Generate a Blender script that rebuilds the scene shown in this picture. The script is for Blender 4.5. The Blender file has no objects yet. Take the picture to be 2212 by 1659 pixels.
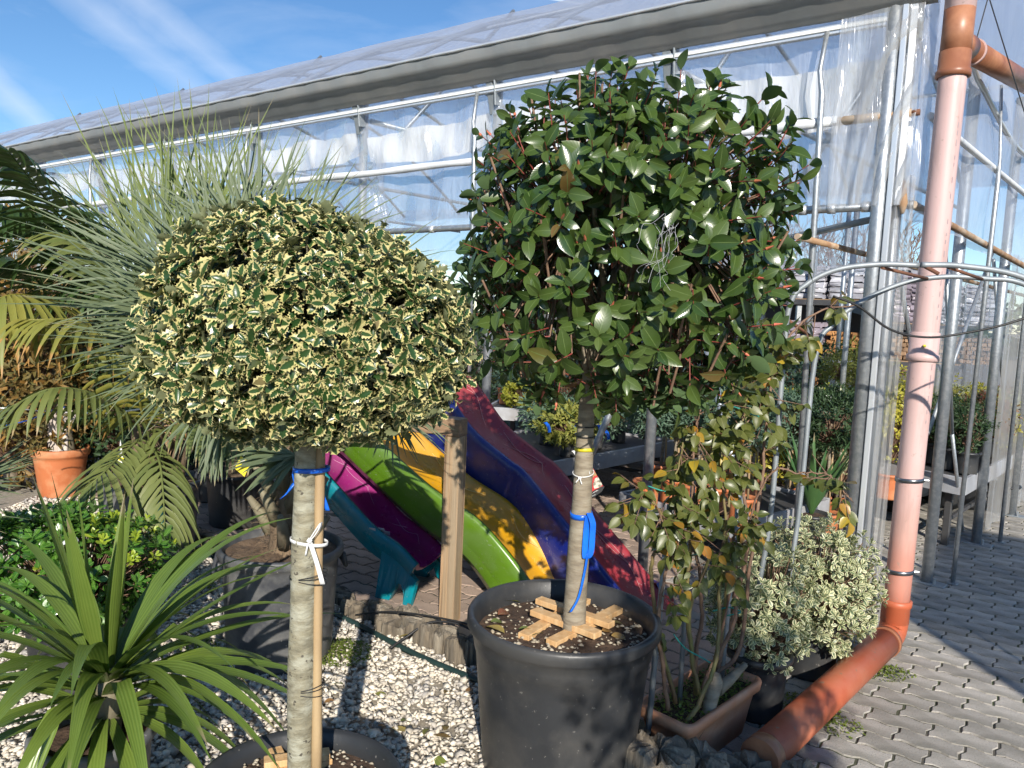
import bpy, math, random
import numpy as np
from mathutils import Vector, Matrix
rng = np.random.default_rng(7); random.seed(7)
S = bpy.context.scene; COL = S.collection

# ---------------- camera ----------------
PIT, ROL, EYE, FPX = math.radians(5.5), math.radians(2.5), 1.62, 1661.0     # FPX: focal length for a 2212 px wide picture
_f = np.array([0, math.cos(PIT), -math.sin(PIT)]); _u0 = np.array([0, math.sin(PIT), math.cos(PIT)]); _r0 = np.array([1.0, 0, 0])
_U = _u0*math.cos(ROL) - _r0*math.sin(ROL); _R = _r0*math.cos(ROL) + _u0*math.sin(ROL); CAM = np.array([0, 0, EYE])
cd = bpy.data.cameras.new('camera'); cam = bpy.data.objects.new('camera', cd); COL.objects.link(cam); S.camera = cam
cd.sensor_width = 36; cd.lens = 36*FPX/2212; cd.clip_start = .05; cd.clip_end = 3000
cam.matrix_world = Matrix(((_R[0], _U[0], -_f[0], 0), (_R[1], _U[1], -_f[1], 0), (_R[2], _U[2], -_f[2], EYE), (0, 0, 0, 1)))
def _ray(x, y): return _f + _R*(x-1106)/FPX - _U*(y-829.5)/FPX
def atY(x, y, Y): d = _ray(x, y); return CAM + d*(Y/d[1])          # the point seen at x, y that stands Y metres ahead
def atZ(x, y, z): d = _ray(x, y); return CAM + d*((z-EYE)/d[2])    # ... that lies at height z
def proj(P):
    v = np.asarray(P, float)-CAM; w = v@_f; w = np.where(np.abs(w) < 1e-6, 1e-6, w)
    return 1106+FPX*(v@_R)/w, 829.5-FPX*(v@_U)/w, w

# ---------------- sun, sky, exposure ----------------
SUN_EL = math.radians(27); SH = np.array([-.10, 1.0]); SH /= np.linalg.norm(SH)   # SH: the way shadows run on the ground
sl = bpy.data.lights.new('sun', 'SUN'); sl.energy = 4.9; sl.angle = math.radians(.53); sl.color = (1, .93, .83)
so = bpy.data.objects.new('sun', sl); COL.objects.link(so)
so.rotation_euler = Vector((SH[0]*math.cos(SUN_EL), SH[1]*math.cos(SUN_EL), -math.sin(SUN_EL))).to_track_quat('-Z', 'Y').to_euler(); so.location = (0, -5, 8)
W = bpy.data.worlds.new('World'); S.world = W; W.use_nodes = True
S.view_settings.view_transform = 'Standard'; S.view_settings.look = 'None'; S.view_settings.exposure = .4; S.view_settings.gamma = 1
S.cycles.max_bounces = 4; S.cycles.diffuse_bounces = 2; S.cycles.glossy_bounces = 3; S.cycles.transmission_bounces = 4; S.cycles.transparent_max_bounces = 10; S.cycles.use_adaptive_sampling = True; S.cycles.adaptive_threshold = .03
def world():
    nt = W.node_tree; nt.nodes.clear(); N = nt.nodes.new; L = nt.links.new
    out = N('ShaderNodeOutputWorld'); bg = N('ShaderNodeBackground'); bg.inputs[1].default_value = .108; L(bg.outputs[0], out.inputs[0])
    sky = N('ShaderNodeTexSky'); sky.sky_type = 'NISHITA'; sky.sun_disc = False; sky.sun_elevation = SUN_EL
    sky.sun_rotation = math.atan2(-SH[0], -SH[1]); sky.altitude = 200; sky.air_density = 1.0; sky.dust_density = .0; sky.ozone_density = 4.5
    hs = N('ShaderNodeHueSaturation'); hs.inputs['Saturation'].default_value = 1.10; L(sky.outputs[0], hs.inputs['Color']); tc = N('ShaderNodeTexCoord')
    def math_(op, a, b=None, c=None):
        m = N('ShaderNodeMath'); m.operation = op
        for i, v in enumerate((a, b, c)):
            if v is None: continue
            if isinstance(v, (int, float)): m.inputs[i].default_value = v
            else: L(v, m.inputs[i])
        return m.outputs[0]
    def dot(v):
        m = N('ShaderNodeVectorMath'); m.operation = 'DOT_PRODUCT'; L(tc.outputs['Generated'], m.inputs[0]); m.inputs[1].default_value = v; return m.outputs['Value']
    nz = N('ShaderNodeTexNoise'); nz.inputs['Scale'].default_value = 9; nz.inputs['Detail'].default_value = 7; nz.inputs['Roughness'].default_value = .6; L(tc.outputs['Generated'], nz.inputs['Vector'])
    tot = None
    # contrails: bands along great circles, each from a to b as seen on the sky
    for (ax, ay), (bx, by), wd, amp in (((95, -60), (480, 235), .022, .26), ((230, -60), (575, 225), .02, .27), ((-60, 130), (120, 300), .018, .34), ((1170, -6), (1300, 16), .0016, .7)):
        a = _ray(ax, ay); a /= np.linalg.norm(a); b = _ray(bx, by); b /= np.linalg.norm(b)
        n = np.cross(a, b); n /= np.linalg.norm(n); mid = (a+b)/np.linalg.norm(a+b); half = math.acos(float(mid@a))
        d = math_('ABSOLUTE', dot(tuple(n)))
        if wd > .005: d = math_('ADD', d, math_('MULTIPLY', math_('SUBTRACT', nz.outputs['Fac'], .5), wd*1.3))
        band = math_('SUBTRACT', 1.0, math_('DIVIDE', d, wd)); band = math_('MAXIMUM', band, 0.0)
        band = math_('POWER', band, .8)
        along = math_('GREATER_THAN', dot(tuple(mid)), math.cos(half*1.12)) if wd < .005 else math_('GREATER_THAN', dot(tuple(mid)), math.cos(half*2.2))
        t = math_('MULTIPLY', math_('MULTIPLY', band, along), amp)
        if wd > .005: t = math_('MULTIPLY', t, math_('ADD', .35, nz.outputs['Fac']))
        tot = t if tot is None else math_('ADD', tot, t)
    mp = N('ShaderNodeMapping'); mp.inputs['Scale'].default_value = (2.2, 3, 9); mp.inputs['Rotation'].default_value = (0, .25, .3); L(tc.outputs['Generated'], mp.inputs[0])
    n2 = N('ShaderNodeTexNoise'); n2.inputs['Scale'].default_value = 1.6; n2.inputs['Detail'].default_value = 8; n2.inputs['Roughness'].default_value = .55; n2.inputs['Distortion'].default_value = .5; L(mp.outputs[0], n2.inputs['Vector'])
    ci = math_('MULTIPLY', math_('MAXIMUM', math_('SUBTRACT', n2.outputs['Fac'], .47), 0.0), .7)
    tot = math_('MINIMUM', math_('ADD', tot, ci), .8)
    mx = N('ShaderNodeMix'); mx.data_type = 'RGBA'; L(tot, mx.inputs['Factor']); L(hs.outputs[0], mx.inputs[6]); mx.inputs[7].default_value = (7.0, 7.6, 8.6, 1)
    L(mx.outputs[2], bg.inputs[0])
world()

# ---------------- helpers ----------------
def nrm(v): v = np.asarray(v, float); return v/np.linalg.norm(v)
WL = {}
def tag(o, label=None, cat=None, group=None, kind=None):
    if label: o['label'] = label
    if cat: o['category'] = cat
    if group: o['group'] = group
    if kind: o['kind'] = kind
    return o
def thing(name, label, cat, loc=(0, 0, 0), group=None, kind=None):
    o = bpy.data.objects.new(name, None); COL.objects.link(o); o.location = tuple(map(float, loc)); WL[o.name] = np.array(loc, float); o.empty_display_size = .1
    return tag(o, label, cat, group, kind)
def mesh(name, V, F, mat=None, smooth=False, uv=None, rnd=None):
    V = np.asarray(V, np.float32); me = bpy.data.meshes.new(name)
    if isinstance(F, np.ndarray):
        n, k = F.shape
        me.vertices.add(len(V)); me.vertices.foreach_set('co', V.ravel()); me.loops.add(n*k); me.loops.foreach_set('vertex_index', F.ravel().astype(np.int32))
        me.polygons.add(n); me.polygons.foreach_set('loop_start', (np.arange(n)*k).astype(np.int32)); me.polygons.foreach_set('loop_total', np.full(n, k, np.int32)); me.update(calc_edges=True)
    else: me.from_pydata(V.tolist(), [], [tuple(map(int, f)) for f in F]); me.update()
    if uv is not None:
        li = np.empty(len(me.loops), np.int32); me.loops.foreach_get('vertex_index', li)
        me.uv_layers.new(name='UVMap').data.foreach_set('uv', np.asarray(uv, np.float32)[li].ravel())
    if rnd is not None: me.attributes.new('rnd', 'FLOAT', 'POINT').data.foreach_set('value', np.asarray(rnd, np.float32))
    if smooth:
        lt = np.empty(len(me.polygons), np.int32); me.polygons.foreach_get('loop_total', lt); me.polygons.foreach_set('use_smooth', lt <= 4)
    if mat: me.materials.append(mat)
    return me
def obj(name, VF, mat, parent=None, smooth=False, uv=None, rnd=None, loc=None):
    """one mesh object; VF is (verts, faces) in world coordinates"""
    V, F = VF[0], VF[1]
    if uv is None and len(VF) > 2: uv = VF[2]
    V = np.asarray(V, float)
    o = bpy.data.objects.new(name, None if False else mesh(name, V-(WL[parent.name] if parent else (np.array(loc, float) if loc is not None else 0)), F, mat, smooth, uv, rnd))
    COL.objects.link(o)
    if parent: o.parent = parent; WL[o.name] = WL[parent.name]
    else:
        if loc is not None: o.location = loc
        WL[o.name] = np.array(loc if loc is not None else (0, 0, 0), float)
    return o
def inst(name, me, M, parent=None):
    """an object that shares mesh me, M a 4x4 world matrix"""
    o = bpy.data.objects.new(name, me); COL.objects.link(o); M = Matrix(M.tolist() if isinstance(M, np.ndarray) else M)
    if parent: o.parent = parent; M = Matrix.Translation(Vector(-WL[parent.name])) @ M
    o.matrix_basis = M; return o
def join(parts):
    Vs, Fs, n = [], [], 0; uvs = []
    for p in parts:
        V, F = np.asarray(p[0], float), p[1]; Vs.append(V); Fs += [tuple(int(i)+n for i in f) for f in F]; n += len(V)
    return np.vstack(Vs), Fs
def frame(d, up=(0, 0, 1)):
    d = nrm(d); x = np.cross(d, up)
    if np.linalg.norm(x) < 1e-4: x = np.cross(d, (0, 1, 0))
    x = nrm(x); return x, d, np.cross(x, d)
def tube(path, r, n=8, cap=True, flat=None):
    """round tube along a path, r one radius or one per point"""
    P = np.asarray(path, float); m = len(P); r = np.broadcast_to(np.asarray(r, float), (m,))
    T = np.gradient(P, axis=0); T /= np.linalg.norm(T, axis=1)[:, None]+1e-9
    a = np.array((0, 0, 1.0)) if abs(T[0][2]) < .9 else np.array((1.0, 0, 0)); x = nrm(np.cross(T[0], a)); V = []
    th = np.linspace(0, 2*math.pi, n, endpoint=False)
    for i in range(m):
        x = x-T[i]*(x@T[i]); x = nrm(x); y = np.cross(T[i], x)
        V.append(P[i]+r[i]*(np.cos(th)[:, None]*x+np.sin(th)[:, None]*y))
    V = np.vstack(V); F = [(i*n+j, i*n+(j+1) % n, (i+1)*n+(j+1) % n, (i+1)*n+j) for i in range(m-1) for j in range(n)]
    if cap: F += [tuple(range(n))[::-1], tuple((m-1)*n+j for j in range(n))]
    return V, F
def lathe(prof, n=32, c=(0, 0, 0), close=False):
    """profile of (radius, z), turned about the vertical through c"""
    th = np.linspace(0, 2*math.pi, n, endpoint=False); V = []
    for r, z in prof: V.append(np.stack((c[0]+r*np.cos(th), c[1]+r*np.sin(th), np.full(n, c[2]+z)), 1))
    m = len(prof); F = [(i*n+j, i*n+(j+1) % n, (i+1)*n+(j+1) % n, (i+1)*n+j) for i in range(m-1) for j in range(n)]
    if close: F += [tuple(range(n))[::-1], tuple((m-1)*n+j for j in range(n))]
    return np.vstack(V), F
def cbox(c, half, ax=None, ch=.003):
    """chamfered box; ax: 3 unit axes as rows"""
    hx, hy, hz = half; ch = min(ch, .45*min(half)); V = []; idx = {}
    for sx in (-1, 1):
        for sy in (-1, 1):
            for sz in (-1, 1):
                for k in range(3):
                    p = [sx*(hx-ch), sy*(hy-ch), sz*(hz-ch)]; p[k] = (sx*hx, sy*hy, sz*hz)[k]; idx[sx, sy, sz, k] = len(V); V.append(p)
    F = []
    for k in range(3):
        a, b = [i for i in range(3) if i != k]
        for s in (-1, 1):
            q = []
            for sa, sb in ((-1, -1), (1, -1), (1, 1), (-1, 1)):
                t = [0, 0, 0]; t[k] = s; t[a] = sa; t[b] = sb; q.append(idx[(*t, k)])
            F.append(q if (s > 0) == (k != 1) else q[::-1])
        for sa in (-1, 1):
            for sb in (-1, 1):
                t0 = [0, 0, 0]; t0[a] = sa; t0[b] = sb; t1 = list(t0); t0[k] = -1; t1[k] = 1
                F.append([idx[(*t0, a)], idx[(*t1, a)], idx[(*t1, b)], idx[(*t0, b)]])
    for sx in (-1, 1):
        for sy in (-1, 1):
            for sz in (-1, 1): F.append([idx[sx, sy, sz, k] for k in range(3)])
    V = np.array(V)
    if ax is not None: V = V@np.array(ax)
    return V+np.array(c), F
def beam(a, b, w, h, up=(0, 0, 1), ch=.003):
    a, b = np.asarray(a, float), np.asarray(b, float); x, d, z = frame(b-a, up)
    return cbox((a+b)/2, (w/2, np.linalg.norm(b-a)/2, h/2), (x, d, z), ch)
def cr(P, n):
    """Catmull-Rom through P, n points"""
    P = np.asarray(P, float); Q = np.vstack((2*P[0]-P[1], P, 2*P[-1]-P[-2])); out = []
    for t in np.linspace(0, len(P)-1-1e-6, n):
        i = int(t); u = t-i; a, b, c, d = Q[i:i+4]
        out.append(.5*((2*b)+(-a+c)*u+(2*a-5*b+4*c-d)*u*u+(-a+3*b-3*c+d)*u**3))
    return np.array(out)
def wob(n, amp, seed=0, k=4):
    r = np.random.default_rng(seed); t = np.linspace(0, 1, n); return sum(amp/(j+1)*np.sin(2*math.pi*(j+1)*t*r.uniform(.5, 1.4)+r.uniform(0, 6.28)) for j in range(k))
# ---------------- materials ----------------
class NT:
    def __init__(s, name):
        s.m = bpy.data.materials.new(name); s.m.use_nodes = True; s.nt = s.m.node_tree; s.nt.nodes.clear(); s.out = s.nt.nodes.new('ShaderNodeOutputMaterial')
    def n(s, t, **kw):
        o = s.nt.nodes.new('ShaderNode'+t)
        for k, v in kw.items(): setattr(o, k, v)
        return o
    def set(s, sock, v):
        if v is None: return
        if hasattr(v, 'is_output') or isinstance(v, bpy.types.NodeSocket): s.nt.links.new(v, sock)
        elif isinstance(v, (tuple, list)) and len(v) == 3 and sock.type == 'RGBA': sock.default_value = (*v, 1)
        else: sock.default_value = v
    def math(s, op, *a):
        m = s.n('Math', operation=op)
        for i, v in enumerate(a): s.set(m.inputs[i], v)
        return m.outputs[0]
    def mix(s, f, a, b, mode='MIX'):
        m = s.n('Mix', data_type='RGBA', blend_type=mode); s.set(m.inputs['Factor'], f); s.set(m.inputs[6], a); s.set(m.inputs[7], b); return m.outputs[2]
    def coord(s, which='Object', scale=(1, 1, 1), rot=(0, 0, 0)):
        t = s.n('TexCoord'); mp = s.n('Mapping'); s.set(mp.inputs[0], t.outputs[which]); mp.inputs['Scale'].default_value = scale; mp.inputs['Rotation'].default_value = rot; return mp.outputs[0]
    def noise(s, vec, scale, detail=5, rough=.55, dist=0):
        t = s.n('TexNoise'); s.set(t.inputs['Vector'], vec); t.inputs['Scale'].default_value = scale; t.inputs['Detail'].default_value = detail; t.inputs['Roughness'].default_value = rough; t.inputs['Distortion'].default_value = dist; return t.outputs['Fac']
    def ramp(s, f, *st):
        r = s.n('ValToRGB'); s.set(r.inputs[0], f); e = r.color_ramp.elements
        while len(e) < len(st): e.new(.5)
        for el, (p, c) in zip(e, st): el.position = p; el.color = (*c, 1) if len(c) == 3 else c
        return r.outputs[0]
    def bump(s, h, strength, dist=.01):
        b = s.n('Bump'); s.set(b.inputs['Height'], h); b.inputs['Strength'].default_value = strength; b.inputs['Distance'].default_value = dist; return b.outputs[0]
    def bsdf(s, **kw):
        p = s.n('BsdfPrincipled')
        for k, v in kw.items(): s.set(p.inputs[k], v)
        return p.outputs[0]
    def done(s, sh): s.nt.links.new(sh, s.out.inputs[0]); return s.m
    def rnd(s):
        a = s.n('Attribute', attribute_name='rnd'); o = s.n('ObjectInfo'); return s.math('FRACT', s.math('ADD', a.outputs['Fac'], o.outputs['Random']))
def pm(name, c1, c2=None, scale=6, rough=.6, metal=0, bump=0, bscale=None, stretch=(1, 1, 1), spec=.5, speck=None, rvar=.12, lo=.35, hi=.65, c3=None, s3=2, jit=0, sub=0, coat=0):
    """a solid with two or three tones of noise, uneven gloss and fine relief"""
    t = NT(name); v = t.coord('Object', stretch); c2 = c2 or tuple(x*.75 for x in c1)
    f = t.noise(v, scale); col = t.ramp(f, (lo, c1), (hi, c2))
    if c3: col = t.mix(t.ramp(t.noise(v, s3, 6, .6), (.45, (0, 0, 0)), (.62, (1, 1, 1))), col, c3)
    if speck: col = t.mix(t.ramp(t.noise(t.coord(), speck[1], 2), (speck[2], (0, 0, 0)), (speck[2]+.03, (1, 1, 1))), col, speck[0])
    if jit:
        hs = t.n('HueSaturation'); t.set(hs.inputs['Color'], col); t.set(hs.inputs['Value'], t.math('ADD', 1-jit, t.math('MULTIPLY', t.rnd(), 2*jit))); col = hs.outputs[0]
    kw = dict(Roughness=t.math('ADD', rough-rvar/2, t.math('MULTIPLY', t.noise(v, scale*2.3), rvar)), Metallic=float(metal))
    kw['Base Color'] = col; kw['Specular IOR Level'] = spec
    if bump: kw['Normal'] = t.bump(t.noise(v, bscale or scale*4, 6), bump)
    if coat: kw['Coat Weight'] = coat; kw['Coat Roughness'] = .15
    return t.done(t.bsdf(**kw))
def leafm(name, a, b, rib=None, edge=None, et=.62, ew=.16, tr=.28, rough=.36, spec=.5, back=None, ribw=.06, dead=None, tip=None):
    """leaf: a to b from leaf to leaf, a paler rib, an optional margin of another colour; UV: x across -1..1, y along"""
    t = NT(name); r = t.rnd(); uv = t.n('UVMap', uv_map='UVMap').outputs[0]; sp = t.n('SeparateXYZ'); t.set(sp.inputs[0], uv)
    u = t.math('ABSOLUTE', sp.outputs[0]); v = sp.outputs[1]
    col = t.ramp(r, (.0, a), (.8, b), (1.0, tuple(.5*(x+y) for x, y in zip(a, b))))
    if dead: col = t.mix(t.ramp(t.math('FRACT', t.math('MULTIPLY', r, 7.31)), (dead[1], (0, 0, 0)), (dead[1]+.02, (1, 1, 1))), col, t.ramp(t.math('FRACT', t.math('MULTIPLY', r, 23.7)), (0, dead[0]), (1, dead[2])))
    col = t.mix(t.math('MULTIPLY', t.noise(t.coord('Object'), 60, 3), .35), col, tuple(x*.55 for x in a))
    if tip: col = t.mix(t.ramp(t.math('ADD', v, t.math('MULTIPLY', t.math('SUBTRACT', r, .5), .25)), (tip[1], (0, 0, 0)), (min(1, tip[1]+.12), (1, 1, 1))), col, tip[0])
    if edge:
        e = t.math('ADD', u, t.math('MULTIPLY', t.math('SUBTRACT', t.noise(t.coord('Object'), 90, 2), .5), .5)); e = t.math('ADD', e, t.math('MULTIPLY', t.math('SUBTRACT', r, .5), .3))
        e = t.math('ADD', e, t.math('MULTIPLY', t.math('POWER', v, 5.0), .35))
        col = t.mix(t.ramp(e, (et, (0, 0, 0)), (et+ew, (1, 1, 1))), col, t.ramp(t.math('FRACT', t.math('MULTIPLY', r, 3.7)), (0, edge), (1, tuple(x*y for x, y in zip(edge, (.86, .88, .7))))))
    if rib: col = t.mix(t.ramp(u, (ribw*.5, (1, 1, 1)), (ribw, (0, 0, 0))), col, rib)
    if back:
        g = t.n('NewGeometry'); col = t.mix(g.outputs['Backfacing'], col, back)
    # veins as slight relief
    vein = t.math('SINE', t.math('ADD', t.math('MULTIPLY', v, 62.0), t.math('MULTIPLY', u, -14.0)))
    nb = t.bump(vein, .025, .002)
    p = t.bsdf(**{'Base Color': col, 'Roughness': t.math('ADD', rough-.06, t.math('MULTIPLY', r, .14)), 'Specular IOR Level': spec, 'Normal': nb})
    tb = t.n('BsdfTranslucent'); t.set(tb.inputs[0], t.mix(1.0, col, (1.0, 1.15, .45), 'MULTIPLY'))
    m = t.n('MixShader'); m.inputs[0].default_value = tr; t.nt.links.new(p, m.inputs[1]); t.nt.links.new(tb.outputs[0], m.inputs[2]); return t.done(m.outputs[0])
def bladem(name, a, b, line, tr=.2, rough=.42, tip=(.27, .23, .13), tv=.985, spec=.45):
    """long strap or palm blade: fine lines along it, dry tip"""
    t = NT(name); r = t.rnd(); uv = t.n('UVMap', uv_map='UVMap').outputs[0]; sp = t.n('SeparateXYZ'); t.set(sp.inputs[0], uv); u, v = sp.outputs[0], sp.outputs[1]
    col = t.ramp(r, (0, a), (1, b)); ln = t.math('SINE', t.math('ADD', t.math('MULTIPLY', u, 17.0), t.math('MULTIPLY', r, 30.0)))
    col = t.mix(t.math('MULTIPLY', t.math('ADD', ln, 1.0), .22), col, line)
    col = t.mix(t.math('MULTIPLY', t.noise(t.coord('Object'), 14, 4), .4), col, tuple(x*.6 for x in a))
    col = t.mix(t.ramp(t.math('ADD', v, t.math('MULTIPLY', t.math('SUBTRACT', r, .5), .2)), (tv-.04, (0, 0, 0)), (tv+.02, (1, 1, 1))), col, tip)
    p = t.bsdf(**{'Base Color': col, 'Roughness': rough, 'Specular IOR Level': spec, 'Normal': t.bump(ln, .12, .003)})
    tb = t.n('BsdfTranslucent'); t.set(tb.inputs[0], t.mix(1.0, col, (1.0, 1.1, .4), 'MULTIPLY'))
    m = t.n('MixShader'); m.inputs[0].default_value = tr; t.nt.links.new(p, m.inputs[1]); t.nt.links.new(tb.outputs[0], m.inputs[2]); return t.done(m.outputs[0])
def filmm(name, clear, tint=(.8, .84, .9), milk=.5, rough=.18, streak=(6, 6, 1.2), gl=.12, dirt=(.5, .42, .3), da=.0):
    """greenhouse film: partly clear, partly milky, wrinkled and streaked"""
    t = NT(name); v = t.coord('Object', streak); n1 = t.noise(v, 1.3, 4, .6, .6); n2 = t.noise(t.coord('Object', (1, 1, .5)), 2.2, 3, .6, 1.2)
    b = t.bump(t.math('ADD', n1, n2), .55, .05)
    col = t.mix(da, tint, dirt) if not da else t.mix(t.ramp(t.noise(t.coord('Object', (3, 3, .8)), 2, 6), (.5, (0, 0, 0)), (.8, (da, da, da))), tint, dirt)
    tr = t.n('BsdfTransparent'); tr.inputs[0].default_value = (.93, .95, .98, 1)
    df = t.n('BsdfDiffuse'); t.set(df.inputs[0], col); t.set(df.inputs['Normal'], b); tl = t.n('BsdfTranslucent'); t.set(tl.inputs[0], col); t.set(tl.inputs['Normal'], b)
    gs = t.n('BsdfGlossy'); t.set(gs.inputs['Color'], (.9, .93, 1.0)); gs.inputs['Roughness'].default_value = rough; t.set(gs.inputs['Normal'], b)
    m1 = t.n('MixShader'); m1.inputs[0].default_value = milk; t.nt.links.new(df.outputs[0], m1.inputs[1]); t.nt.links.new(tl.outputs[0], m1.inputs[2])
    m2 = t.n('MixShader'); t.set(m2.inputs[0], t.math('SUBTRACT', clear+.16, t.math('MULTIPLY', t.math('ADD', n1, n2), .16))); t.nt.links.new(m1.outputs[0], m2.inputs[1]); t.nt.links.new(tr.outputs[0], m2.inputs[2])
    fr = t.n('LayerWeight'); fr.inputs[0].default_value = .25; m3 = t.n('MixShader'); t.set(m3.inputs[0], t.math('ADD', gl*.5, t.math('MULTIPLY', fr.outputs['Fresnel'], gl*2))); t.nt.links.new(m2.outputs[0], m3.inputs[1]); t.nt.links.new(gs.outputs[0], m3.inputs[2])
    return t.done(m3.outputs[0])
M = {}
M['paver'] = pm('concrete_paver', (.42, .39, .345), (.31, .29, .255), 9, .85, bump=.25, bscale=120, jit=.17, c3=(.24, .225, .19), s3=3.2, speck=((.2, .19, .17), 160, .62))
M['paver_pink'] = pm('rosy_paver', (.40, .30, .235), (.32, .24, .19), 9, .85, bump=.25, bscale=120, jit=.14, speck=((.2, .17, .14), 160, .62))
M['joint'] = pm('joint_sand', (.12, .105, .085), (.06, .06, .04), 20, .95, bump=.4, c3=(.06, .075, .03), s3=1.4)
M['soilground'] = pm('bare_ground', (.2, .17, .13), (.13, .11, .08), 3, .95, bump=.4)
M['gravelbase'] = pm('gravel_base', (.42, .38, .31), (.25, .22, .18), 60, .95, bump=.5)
M['stone'] = pm('limestone_chip', (.73, .665, .55), (.63, .56, .455), 30, .8, jit=.28, c3=(.46, .43, .39), s3=9, bump=.2, bscale=160)
M['potblack'] = pm('black_pot_plastic', (.022, .024, .027), (.032, .034, .037), 5, .42, bump=.05, bscale=90, c3=(.055, .054, .052), s3=3.5, speck=((.13, .125, .115), 55, .70), rvar=.25)
M['potgrey'] = pm('worn_pot_plastic', (.04, .043, .05), (.055, .058, .064), 6, .5, bump=.06, bscale=90, c3=(.13, .13, .125), s3=4.5, speck=((.34, .33, .3), 45, .71), rvar=.25)
M['terra'] = pm('terracotta_plastic', (.52, .165, .06), (.44, .13, .045), 4, .55, c3=(.56, .24, .11), s3=6, bump=.06, bscale=60)
M['terrapale'] = pm('terracotta_trough', (.60, .29, .165), (.54, .24, .13), 4, .6, c3=(.62, .36, .23), s3=6, bump=.06, bscale=60, speck=((.3, .2, .12), 30, .72))
M['soil'] = pm('potting_soil', (.045, .026, .016), (.09, .055, .035), 25, .95, bump=1.0, bscale=60)
M['soildry'] = pm('dry_soil', (.17, .115, .07), (.10, .065, .04), 18, .95, bump=.9, bscale=60)
M['perlite'] = pm('pumice_grain', (.46, .41, .32), (.33, .28, .2), 40, .9, jit=.18)
M['barkg'] = pm('grey_green_bark', (.27, .245, .165), (.17, .155, .105), 26, .8, bump=.5, bscale=60, c3=(.35, .34, .26), s3=14, stretch=(1, 1, 2.2), speck=((.09, .08, .06), 60, .66))
M['barkp'] = pm('photinia_bark', (.26, .215, .15), (.19, .155, .11), 22, .75, bump=.3, bscale=50, stretch=(1, 1, 4), c3=(.31, .27, .2), s3=10)
M['twig'] = pm('brown_twig', (.24, .15, .095), (.16, .09, .06), 30, .7, bump=.2)
M['twigred'] = pm('red_shoot', (.30, .05, .045), (.22, .07, .04), 30, .5, jit=.2)
M['bud'] = pm('red_bud', (.5, .10, .07), (.42, .16, .07), 60, .55, jit=.2)
M['cane'] = pm('bamboo_cane', (.42, .30, .16), (.33, .225, .12), 20, .65, stretch=(1, 1, .2), bump=.15)
M['fibre'] = pm('palm_fibre', (.13, .09, .055), (.2, .14, .085), 14, .9, bump=.8, bscale=60, stretch=(1, 1, .4))
M['boot'] = pm('palm_leaf_base', (.24, .215, .13), (.14, .115, .08), 10, .7, bump=.3, stretch=(1, 1, .3))
M['pine'] = pm('weathered_pine', (.44, .285, .155), (.15, .09, .045), 3.0, .75, bump=.5, bscale=9, stretch=(26, 26, .5), c3=(.33, .25, .16), s3=.5, lo=.44, hi=.58)
M['batten'] = pm('fresh_batten', (.66, .41, .19), (.54, .31, .13), 3.0, .7, bump=.3, bscale=9, stretch=(26, 26, 2), c3=(.70, .47, .24), s3=1.5, speck=((.3, .17, .08), 24, .73))
M['log'] = pm('rotten_log', (.20, .165, .12), (.055, .045, .035), 14, .95, bump=1.0, bscale=30, stretch=(2.5, 2.5, .4), c3=(.27, .235, .18), s3=7, lo=.42, hi=.6)
M['hose'] = pm('dark_green_hose', (.012, .03, .028), (.02, .045, .04), 6, .45)
M['cable'] = pm('black_cable', (.014, .014, .015), (.02, .02, .02), 6, .5)
M['zinc'] = pm('galvanised_steel', (.42, .45, .47), (.34, .37, .40), 22, .45, metal=.75, c3=(.5, .52, .53), s3=40, bump=.05)
M['zincdull'] = pm('dull_zinc', (.33, .36, .38), (.25, .28, .30), 14, .55, metal=.45, bump=.06)
M['gutter'] = pm('weathered_gutter', (.26, .275, .275), (.21, .22, .22), 6, .5, metal=.25, c3=(.30, .30, .29), s3=3, stretch=(1, 1, .5))
M['alu'] = pm('aluminium_profile', (.74, .76, .78), (.62, .65, .68), 8, .35, metal=.55, stretch=(1, 1, .1))
M['tubewhite'] = pm('white_wrapped_tube', (.76, .77, .78), (.62, .64, .66), 7, .45, bump=.2, bscale=20)
M['rust'] = pm('rusty_tube', (.38, .24, .13), (.28, .15, .08), 9, .75, bump=.2, c3=(.5, .42, .33), s3=4)
M['ruststeel'] = pm('rust_stub', (.2, .09, .05), (.14, .06, .035), 15, .8, bump=.2)
M['film'] = filmm('greenhouse_film', .66, (.86, .89, .94))
M['filmroof'] = filmm('roof_film', .52, (.82, .86, .95), milk=.5, rough=.3)
M['filmgable'] = filmm('gable_film', .58, (.80, .85, .94), milk=.6, streak=(1.5, 1.5, .8))
M['filmold'] = filmm('stained_film', .60, (.8, .8, .78), milk=.5, streak=(9, 9, .6), dirt=(.42, .28, .14), da=.55)
M['net'] = filmm('white_net', .05, (.92, .91, .88), milk=.25, rough=.5, streak=(8, 8, 2), gl=.04)
M['print'] = pm('film_print', (.04, .05, .12), (.06, .07, .16), 9, .6)
def slide(name, c): return pm(name, c, tuple(x*.8 for x in c), 3, .3, rvar=.3, spec=.5, c3=tuple(min(1, x*.82+.035) for x in c), s3=3.0, coat=.1, speck=(tuple(x*.6+.12 for x in c), 60, .68))
M['sl_teal'] = slide('teal_plastic', (.0, .20, .25)); M['sl_mag'] = slide('magenta_plastic', (.30, .018, .16)); M['sl_green'] = slide('green_plastic', (.10, .21, .012))
M['sl_yel'] = slide('yellow_plastic', (.62, .31, .01)); M['sl_blue'] = slide('blue_plastic', (.004, .018, .20)); M['sl_red'] = slide('red_plastic', (.30, .03, .04))
M['sticker'] = pm('paper_label', (.6, .6, .6), (.5, .5, .52), 30, .6); M['white'] = pm('white_ribbon', (.82, .82, .80), (.72, .72, .70), 8, .5)
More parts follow.
